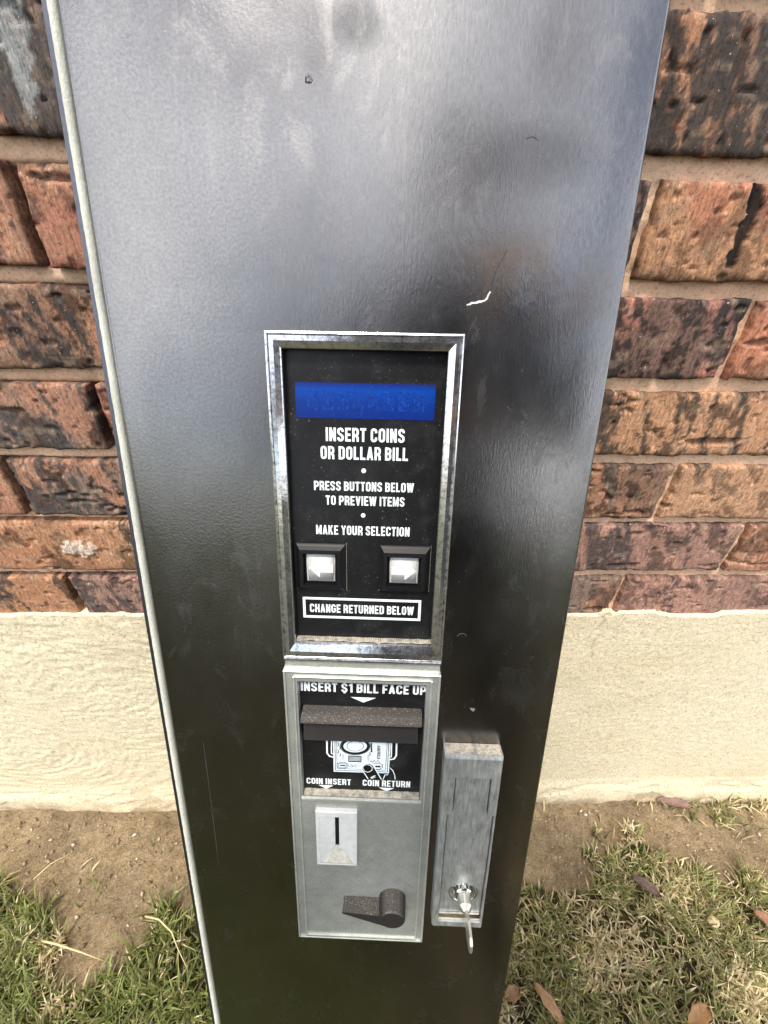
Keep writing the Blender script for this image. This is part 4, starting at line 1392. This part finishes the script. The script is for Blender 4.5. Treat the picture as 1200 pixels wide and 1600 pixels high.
# ------------------------------------------------------------------ grass, gravel, leaves
def make_grass():
    xs, ys_, rnd = [], [], rng
    # near lawn (dense), then thinning outward
    N1 = 330000
    x = rnd.uniform(-1.15, 1.25, N1)
    y = rnd.uniform(-0.85, -0.0, N1)
    d = lawn_density(x, y)
    tuft = fbm(x * 22, y * 22, 41, 3)
    keep = rnd.random(N1) < d * (0.22 + 0.55 * sstep(0.30, 0.62, tuft))
    x, y = x[keep], y[keep]
    N2 = 70000
    ang = rnd.uniform(math.pi, 2 * math.pi, N2)
    rad = 0.9 + rnd.random(N2) ** 1.4 * 3.2
    x2, y2 = rad * np.cos(ang), rad * np.sin(ang) * 1.0 - 0.2
    ok = (y2 < -0.9) | (np.abs(x2 - 0.05) > 1.3)
    x2, y2 = x2[ok], y2[ok]
    dd = lawn_density(x2, y2)
    k2 = rnd.random(len(x2)) < dd
    x = np.concatenate([x, x2[k2]])
    y = np.concatenate([y, y2[k2]])
    n = len(x)
    sc = np.where(np.hypot(x, y) > 1.5, 1.5, 1.0)
    patch = fbm(x * 7, y * 7, 43, 3)
    drym = np.zeros(n)
    for poly in DRY: drym = np.maximum(drym, poly_mask(x + (fbm(x * 40, y * 40, 44) - .5) * .08, y, poly))
    pd = np.clip(0.17 + 0.60 * sstep(0.47, 0.68, patch) * (x > 0) + 0.20 * (x > 0) + 0.6 * drym, 0, 0.9)
    dry = rnd.random(n) < pd
    H = rnd.uniform(0.014, 0.038, n) * np.where(x < 0, 1.25, 1.0) * (0.75 + 0.7 * tuft_at(x, y)) * sc
    H = np.where(dry, H * 0.75, H)
    Wd = rnd.uniform(0.0014, 0.0036, n) * sc
    az = rnd.uniform(0, 2 * math.pi, n)
    lean = rnd.uniform(0.15, 1.1, n) + 0.35 * dry
    dirx, diry = np.cos(az), np.sin(az)
    # lawn combed slightly by the mower
    dirx = dirx + 0.35 * (fbm(x * 4, y * 4, 45) - 0.5) * 2
    px, py = -diry, dirx
    ln_ = np.hypot(px, py)
    px, py = px / ln_, py / ln_
    z0 = ground_h(x, y) - 0.002
    S = [0.0, 0.4, 0.75, 1.0]
    Wf = [1.0, 0.95, 0.62, 0.06]
    vs = []
    for s, wf in zip(S, Wf):
        out = np.sin(lean) * H * s ** 1.7
        up = H * s * np.cos(lean * s * 0.85)
        cx, cy, cz = x + dirx * out, y + diry * out, z0 + np.maximum(up, 0.003 * s + (0.002 if s > 0 else 0))
        w_ = Wd * wf / 2
        vs.append(np.stack([cx - px * w_, cy - py * w_, cz], -1))
        vs.append(np.stack([cx + px * w_, cy + py * w_, cz + 0.0002], -1))
    V_ = np.stack(vs, 1)
    base = np.arange(n)[:, None] * 8
    Q = np.concatenate([base + np.array([0, 1, 3, 2]), base + np.array([2, 3, 5, 4]), base + np.array([4, 5, 7, 6])], 1).reshape(-1, 4)
    r1 = rnd.random((n, 1))
    r2 = rnd.random((n, 1))
    green = np.array([0.085, 0.110, 0.030]) * (1 - r1) + np.array([0.195, 0.225, 0.070]) * r1
    olive = np.array([0.17, 0.16, 0.065]) * (1 - r1) + np.array([0.31, 0.285, 0.125]) * r1
    oz_ = (r2 < (0.18 + 0.45 * (x[:, None] > 0))).astype(float)
    green = green * (1 - oz_) + olive * oz_
    straw = np.array([0.42, 0.33, 0.17]) * (1 - r1) + np.array([0.72, 0.62, 0.40]) * r1
    c = np.where(dry[:, None], straw, green)
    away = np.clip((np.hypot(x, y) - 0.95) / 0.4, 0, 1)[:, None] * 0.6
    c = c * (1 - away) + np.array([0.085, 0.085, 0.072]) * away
    c = c * (0.75 + 0.95 * r2)
    C = np.repeat(c[:, None, :], 8, 1)
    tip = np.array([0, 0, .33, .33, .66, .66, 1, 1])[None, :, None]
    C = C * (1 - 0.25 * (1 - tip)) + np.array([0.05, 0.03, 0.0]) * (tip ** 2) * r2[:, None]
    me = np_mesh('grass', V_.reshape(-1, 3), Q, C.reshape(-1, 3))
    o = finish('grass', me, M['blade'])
    tag(o, 'short patchy green and straw lawn grass at the foot of the wall', None, kind='stuff')
def tuft_at(x, y): return fbm(x * 22, y * 22, 41, 3)
make_grass()

def make_gravel():
    n = 15000
    x = rng.uniform(-0.9, 1.1, n)
    y = rng.uniform(-0.45, -0.02, n)
    d = lawn_density(x, y)
    right = poly_mask(x, y, gp((845, 1245), (1000, 1262), (960, 1300), (930, 1385), (830, 1390)))
    k = (d < 0.1) & ((rng.random(n) < 0.55) | right)
    x, y = x[k], y[k]
    n = len(x)
    size = 0.0011 + 0.0052 * rng.random(n) ** 4.5
    base = np.array([(1, 0, 0), (-.8, .3, 0), (0, 1, .1), (.1, -.9, 0), (.1, 0, .8), (0, .1, -.6)], float)
    F = np.array([(0, 2, 4), (2, 1, 4), (1, 3, 4), (3, 0, 4), (2, 0, 5), (1, 2, 5), (3, 1, 5), (0, 3, 5)])
    v = base[None] * (1 + rng.uniform(-.35, .35, (n, 6, 3)))
    a = rng.uniform(0, 6.28, n)
    ca, sa = np.cos(a)[:, None], np.sin(a)[:, None]
    vx, vy = v[..., 0] * ca - v[..., 1] * sa * 0.55, v[..., 0] * sa + v[..., 1] * ca * 0.55
    P = np.stack([vx, vy, v[..., 2]], -1) * size[:, None, None] + np.stack([x, y, ground_h(x, y) + size * 0.3], -1)[:, None]
    T_ = (np.arange(n)[:, None, None] * 6 + F[None]).reshape(-1, 3)
    r1 = rng.random((n, 1))
    c = np.array([0.15, 0.105, 0.062]) * (1 - r1) + np.array([0.42, 0.325, 0.215]) * r1
    pale = (rng.random((n, 1)) < 0.16)
    c = np.where(pale, np.array([0.42, 0.34, 0.24]) * (1 - r1) + np.array([0.72, 0.65, 0.54]) * r1, c)
    C = np.repeat(c[:, None], 6, 1)
    me = np_mesh('gravel', P.reshape(-1, 3), np.zeros((0, 4), int), C.reshape(-1, 3), T_)
    o = finish('gravel', me, M['blade'] if False else m_stone())
    tag(o, 'fine pale grit and pebbles scattered over the bare dirt', None, kind='stuff')
def m_stone():
    s = MB('stone_grit')
    return s.set(base=col_attr(s), rough=0.9)
make_gravel()

def leaf(px, py, length, width, ang, col, label, curl=0.35, z=0.010):
    x, y = ground_xy(px, py)
    bm = bmesh.new()
    n, m = 14, 7
    rows = []
    for i in range(n):
        t_ = i / (n - 1)
        hw = width / 2 * (math.sin(math.pi * min(1, t_ * 0.97 + 0.03)) ** 0.7) * (1 + 0.12 * math.sin(t_ * 19))
        row = []
        for j in range(m):
            s_ = j / (m - 1) * 2 - 1
            lx, ly = (t_ - 0.5) * length, s_ * hw
            lz = curl * width * s_ * s_ * 0.8 + 0.10 * length * math.sin(t_ * 3.1) + random.uniform(-1, 1) * 0.0006
            row.append(bm.verts.new((lx, ly, lz)))
        rows.append(row)
    for a, b in zip(rows, rows[1:]):
        for j in range(m - 1): bm.faces.new((a[j], a[j + 1], b[j + 1], b[j]))
    ext = bmesh.ops.extrude_face_region(bm, geom=bm.faces[:])
    for v in ext['geom']:
        if isinstance(v, bmesh.types.BMVert): v.co.z -= 0.0004
    s = MB('dry_leaf')
    f = s.noise(220, 4, 0.7)
    g_ = s.noise(40, 3, 0.6)
    c = s.mix(1.0, s.ramp(g_, (0.3, tuple(v * 0.7 for v in col)), (0.7, tuple(min(1, v * 1.25) for v in col))), s.ramp(f, (0.3, 0.7), (0.7, 1.15)), 'MULTIPLY')
    m_ = s.set(base=c, rough=0.7)
    o = mesh_obj('leaf', bm, m_, smooth=True)
    o.location = (x, y, float(ground_h(np.array(x), np.array(y))) + z)
    o.rotation_euler = (random.uniform(-.15, .15), random.uniform(-.15, .15), ang)
    tag(o, label, 'leaf', 'dead leaves on the ground')
leaf(1050, 1262, 0.064, 0.020, -0.25, (0.25, 0.15, 0.12), 'dull mauve brown curled leaf lying on dirt at the foot of the stucco', 0.5, 0.010)
leaf(1003, 1392, 0.046, 0.016, -0.7, (0.16, 0.10, 0.075), 'dark brown shrivelled leaf beside the straw clump at the lawn edge', 0.6, 0.020)
leaf(850, 1574, 0.052, 0.015, -0.95, (0.40, 0.23, 0.11), 'long orange tan leaf in the grass nearest the door', 0.3, 0.030)
leaf(1076, 1592, 0.044, 0.021, 0.35, (0.36, 0.20, 0.08), 'broad orange brown leaf at the bottom of the lawn', 0.3, 0.030)
leaf(1192, 1455, 0.050, 0.020, -0.8, (0.30, 0.15, 0.09), 'reddish brown leaf in the grass at the far right', 0.3, 0.026)
leaf(796, 1556, 0.026, 0.018, 0.3, (0.26, 0.14, 0.07), 'small rust brown leaf half hidden against the door edge', 0.3, 0.022)

def stone(px, py, r_, label, col):
    x, y = ground_xy(px, py)
    bm = bmesh.new()
    bmesh.ops.create_icosphere(bm, subdivisions=3, radius=r_)
    for v in bm.verts:
        k = 1 + 0.35 * (fbm(np.array(v.co.x * 90 + 7), np.array(v.co.y * 90 + v.co.z * 70), 5, 3) - 0.5)
        v.co = Vector((v.co.x * 1.2 * k, v.co.y * k, v.co.z * 0.75 * k))
    o = mesh_obj('stone', bm, m_plain('pale_stone', col, 0.85, 0, 0.2, 200), smooth=True)
    o.location = (x, y, 0.020 if py > 1350 else 0.004)
    tag(o, label, 'stone')
stone(1106, 1445, 0.0075, 'rounded tan stone in the grass right of the door', (0.50, 0.38, 0.23))
stone(985, 1294, 0.0052, 'pale pebble on the dirt beside a tuft right of the door', (0.50, 0.43, 0.34))

def straw(name, pts, w, label, z=0.02):
    bm = bmesh.new()
    P = [Vector((*ground_xy(*p), z + 0.012 * math.sin(i * 1.3))) for i, p in enumerate(pts)]
    rings = []
    for i, p in enumerate(P):
        d = (P[min(i + 1, len(P) - 1)] - P[max(i - 1, 0)]).normalized()
        a = d.cross(Vector((0, 0, 1))).normalized()
        b = a.cross(d)
        ww = w * (1 - 0.6 * i / (len(P) - 1)) / 2
        rings.append([bm.verts.new(p + a * ww * math.cos(t_) + b * ww * 0.6 * math.sin(t_)) for t_ in np.linspace(0, 2 * math.pi, 6, endpoint=False)])
    for A, B in zip(rings, rings[1:]):
        for i in range(6): bm.faces.new((A[i], A[(i + 1) % 6], B[(i + 1) % 6], B[i]))
    bm.faces.new(rings[0]); bm.faces.new(rings[-1])
    o = mesh_obj(name, bm, M_STRAW, smooth=True)
    tag(o, label, 'straw', 'loose straws on the ground')
M_STRAW = m_plain('straw', (0.60, 0.50, 0.26), 0.6)
straw('straw_stalk', [(1148, 1254), (1165, 1247), (1185, 1244), (1215, 1242)], 0.0035, 'thick yellow straw lying across the thin grass at the wall', 0.006)
straw('straw_stalk', [(78, 1477), (105, 1485), (140, 1496), (170, 1506)], 0.0032, 'long bleached straw across the dry patch in the left grass', 0.03)
straw('straw_stalk', [(238, 1442), (262, 1450), (280, 1468), (286, 1490), (300, 1520)], 0.0026, 'curved pale straw bent over the grass beside the door edge', 0.04)
straw('straw_stalk', [(5, 925), (5, 925)] if False else [(60, 1380), (90, 1360), (125, 1338)], 0.0018, 'thin dry stem leaning out of the left tuft onto the dirt', 0.02)

# ------------------------------------------------------------------ the photographer, mirrored dimly in the door
def skin_body(name, verts, edges, radii, mat, parent, levels=2):
    me = bpy.data.meshes.new(name)
    me.from_pydata(verts, edges, [])
    o = link(bpy.data.objects.new(name, me))
    o.parent = parent
    o.modifiers.new('skin', 'SKIN').use_smooth_shade = True
    if not me.skin_vertices: me.skin_vertices.new()
    for i, r_ in enumerate(radii):
        d = me.skin_vertices[0].data[i]
        d.radius = r_ if isinstance(r_, tuple) else (r_, r_)
        d.use_root = (i == 0)
    sd = o.modifiers.new('smooth', 'SUBSURF')
    sd.levels = sd.render_levels = levels
    me.materials.append(mat)
    return o
person = link(bpy.data.objects.new('person', None))
PX, PY, PS = 0.10, -0.78, 0.88
person.location = (PX, PY, 0)
person.scale = (PS, PS, PS)
tag(person, 'standing person in dark jacket and jeans bending over a phone in front of the door', 'person')
cloth = m_plain('dark_cloth', (0.012, 0.012, 0.013), 0.9)
denim = m_plain('dark_denim', (0.014, 0.015, 0.020), 0.9)
skin = m_plain('skin', (0.42, 0.26, 0.19), 0.55, 0, 0.08, 80)
hairm = m_plain('dark_hair', (0.012, 0.009, 0.008), 0.6)
def here(x, y, z): return ((x - PX) / PS, (y - PY) / PS, z / PS)          # world point -> the person's own axes
jv = [(0, -0.06, 0.90), (0, -0.04, 1.05), (0, 0.00, 1.22), (0, 0.04, 1.37), (0, 0.07, 1.44),
      (0.12, 0.04, 1.37), (0.21, 0.04, 1.34), (0.33, 0.12, 1.08), here(0.16, -0.47, 0.97), here(0.115, -0.42, 0.93),
      (-0.12, 0.04, 1.37), (-0.21, 0.04, 1.34), (-0.33, 0.12, 1.08), here(-0.16, -0.47, 0.97), here(-0.115, -0.42, 0.93)]
je = [(0, 1), (1, 2), (2, 3), (3, 4), (3, 5), (5, 6), (6, 7), (7, 8), (8, 9), (3, 10), (10, 11), (11, 12), (12, 13), (13, 14)]
jr = [(0.19, 0.14), (0.18, 0.135), (0.195, 0.145), (0.15, 0.11), 0.07, 0.10, 0.085, 0.062, 0.047, 0.043, 0.10, 0.085, 0.062, 0.047, 0.043]
skin_body('jacket', jv, je, jr, cloth, person)
tv = [(0, -0.06, 0.92), (0.10, -0.05, 0.86), (0.12, -0.01, 0.48), (0.12, -0.06, 0.10), (-0.10, -0.05, 0.86), (-0.12, -0.01, 0.48), (-0.12, -0.06, 0.10)]
te = [(0, 1), (1, 2), (2, 3), (0, 4), (4, 5), (5, 6)]
skin_body('trousers', tv, te, [(0.17, 0.13), 0.11, 0.075, 0.058, 0.11, 0.075, 0.058], denim, person)
for sg in (1, -1):
    skin_body('shoe', [(0.12 * sg, -0.08, 0.055), (0.12 * sg, 0.02, 0.05), (0.13 * sg, 0.15, 0.035)], [(0, 1), (1, 2)], [0.045, (0.045, 0.045), (0.045, 0.03)], hairm, person)
# head and neck in one surface; the face turned down to the phone
skin_body('head', [(0, 0.07, 1.42), (0, 0.10, 1.50), (0, 0.13, 1.55), (0, 0.14, 1.62), (0, 0.13, 1.68), (0, 0.19, 1.52), (0, 0.228, 1.585), (0.078, 0.13, 1.59), (-0.078, 0.13, 1.59)],
          [(0, 1), (1, 2), (2, 3), (3, 4), (2, 5), (3, 6), (3, 7), (3, 8)], [0.054, 0.056, 0.070, 0.082, 0.056, 0.034, 0.016, 0.012, 0.012], skin, person)
skin_body('hair', [(0, 0.10, 1.635), (0, 0.115, 1.69), (0, 0.065, 1.57)], [(0, 1), (0, 2)], [0.086, 0.064, 0.062], hairm, person)
for sg in (1, -1):
    hv = [(0.115 * sg, -0.425, 0.925), (0.095 * sg, -0.405, 0.925), (0.075 * sg, -0.392, 0.925)]
    he = [(0, 1), (1, 2)]
    hr = [0.026, (0.030, 0.018), (0.030, 0.014)]
    for k in range(4):
        b0 = len(hv)
        zz = 0.895 + 0.017 * k
        ln_f = (0.9, 1.05, 1.0, 0.8)[k]
        hv += [(0.060 * sg, -0.386, zz), (0.048 * sg, -0.382, zz + 0.003), ((0.048 - 0.012 * ln_f) * sg, -0.384, zz + 0.005)]
        he += [(2, b0), (b0, b0 + 1), (b0 + 1, b0 + 2)]
        hr += [0.0090, 0.0080, 0.0070]
    b0 = len(hv)
    hv += [(0.066 * sg, -0.412, 0.945), (0.044 * sg, -0.410, 0.953)]
    he += [(1, b0), (b0, b0 + 1)]
    hr += [0.011, 0.009]
    skin_body('hand', [here(*p) for p in hv], he, hr, skin, person, 1)
# phone: a slab just behind the lens, square to the view
phone = link(bpy.data.objects.new('phone', None))
tag(phone, 'black phone held upright in both hands in front of the metal door', 'phone')
phone.matrix_world = cam.matrix_world @ Matrix.Translation((0.0, -0.035, 0.0085))
bm = bmesh.new()
bmesh.ops.create_cube(bm, size=1)
for v in bm.verts: v.co = Vector((v.co.x * 0.074, v.co.y * 0.150, v.co.z * 0.008))
bmesh.ops.bevel(bm, geom=[e for e in bm.edges if abs(e.verts[0].co.z - e.verts[1].co.z) > 0.001], offset=0.010, segments=5, affect='EDGES')
mesh_obj('case', bm, M['blackgloss'], phone)
bm = bmesh.new()
prism(bm, rpts((-0.034, -0.072, 0.034, 0.072)), 0.0041, 0.0044)
mesh_obj('screen', bm, M['blackgloss'], phone)
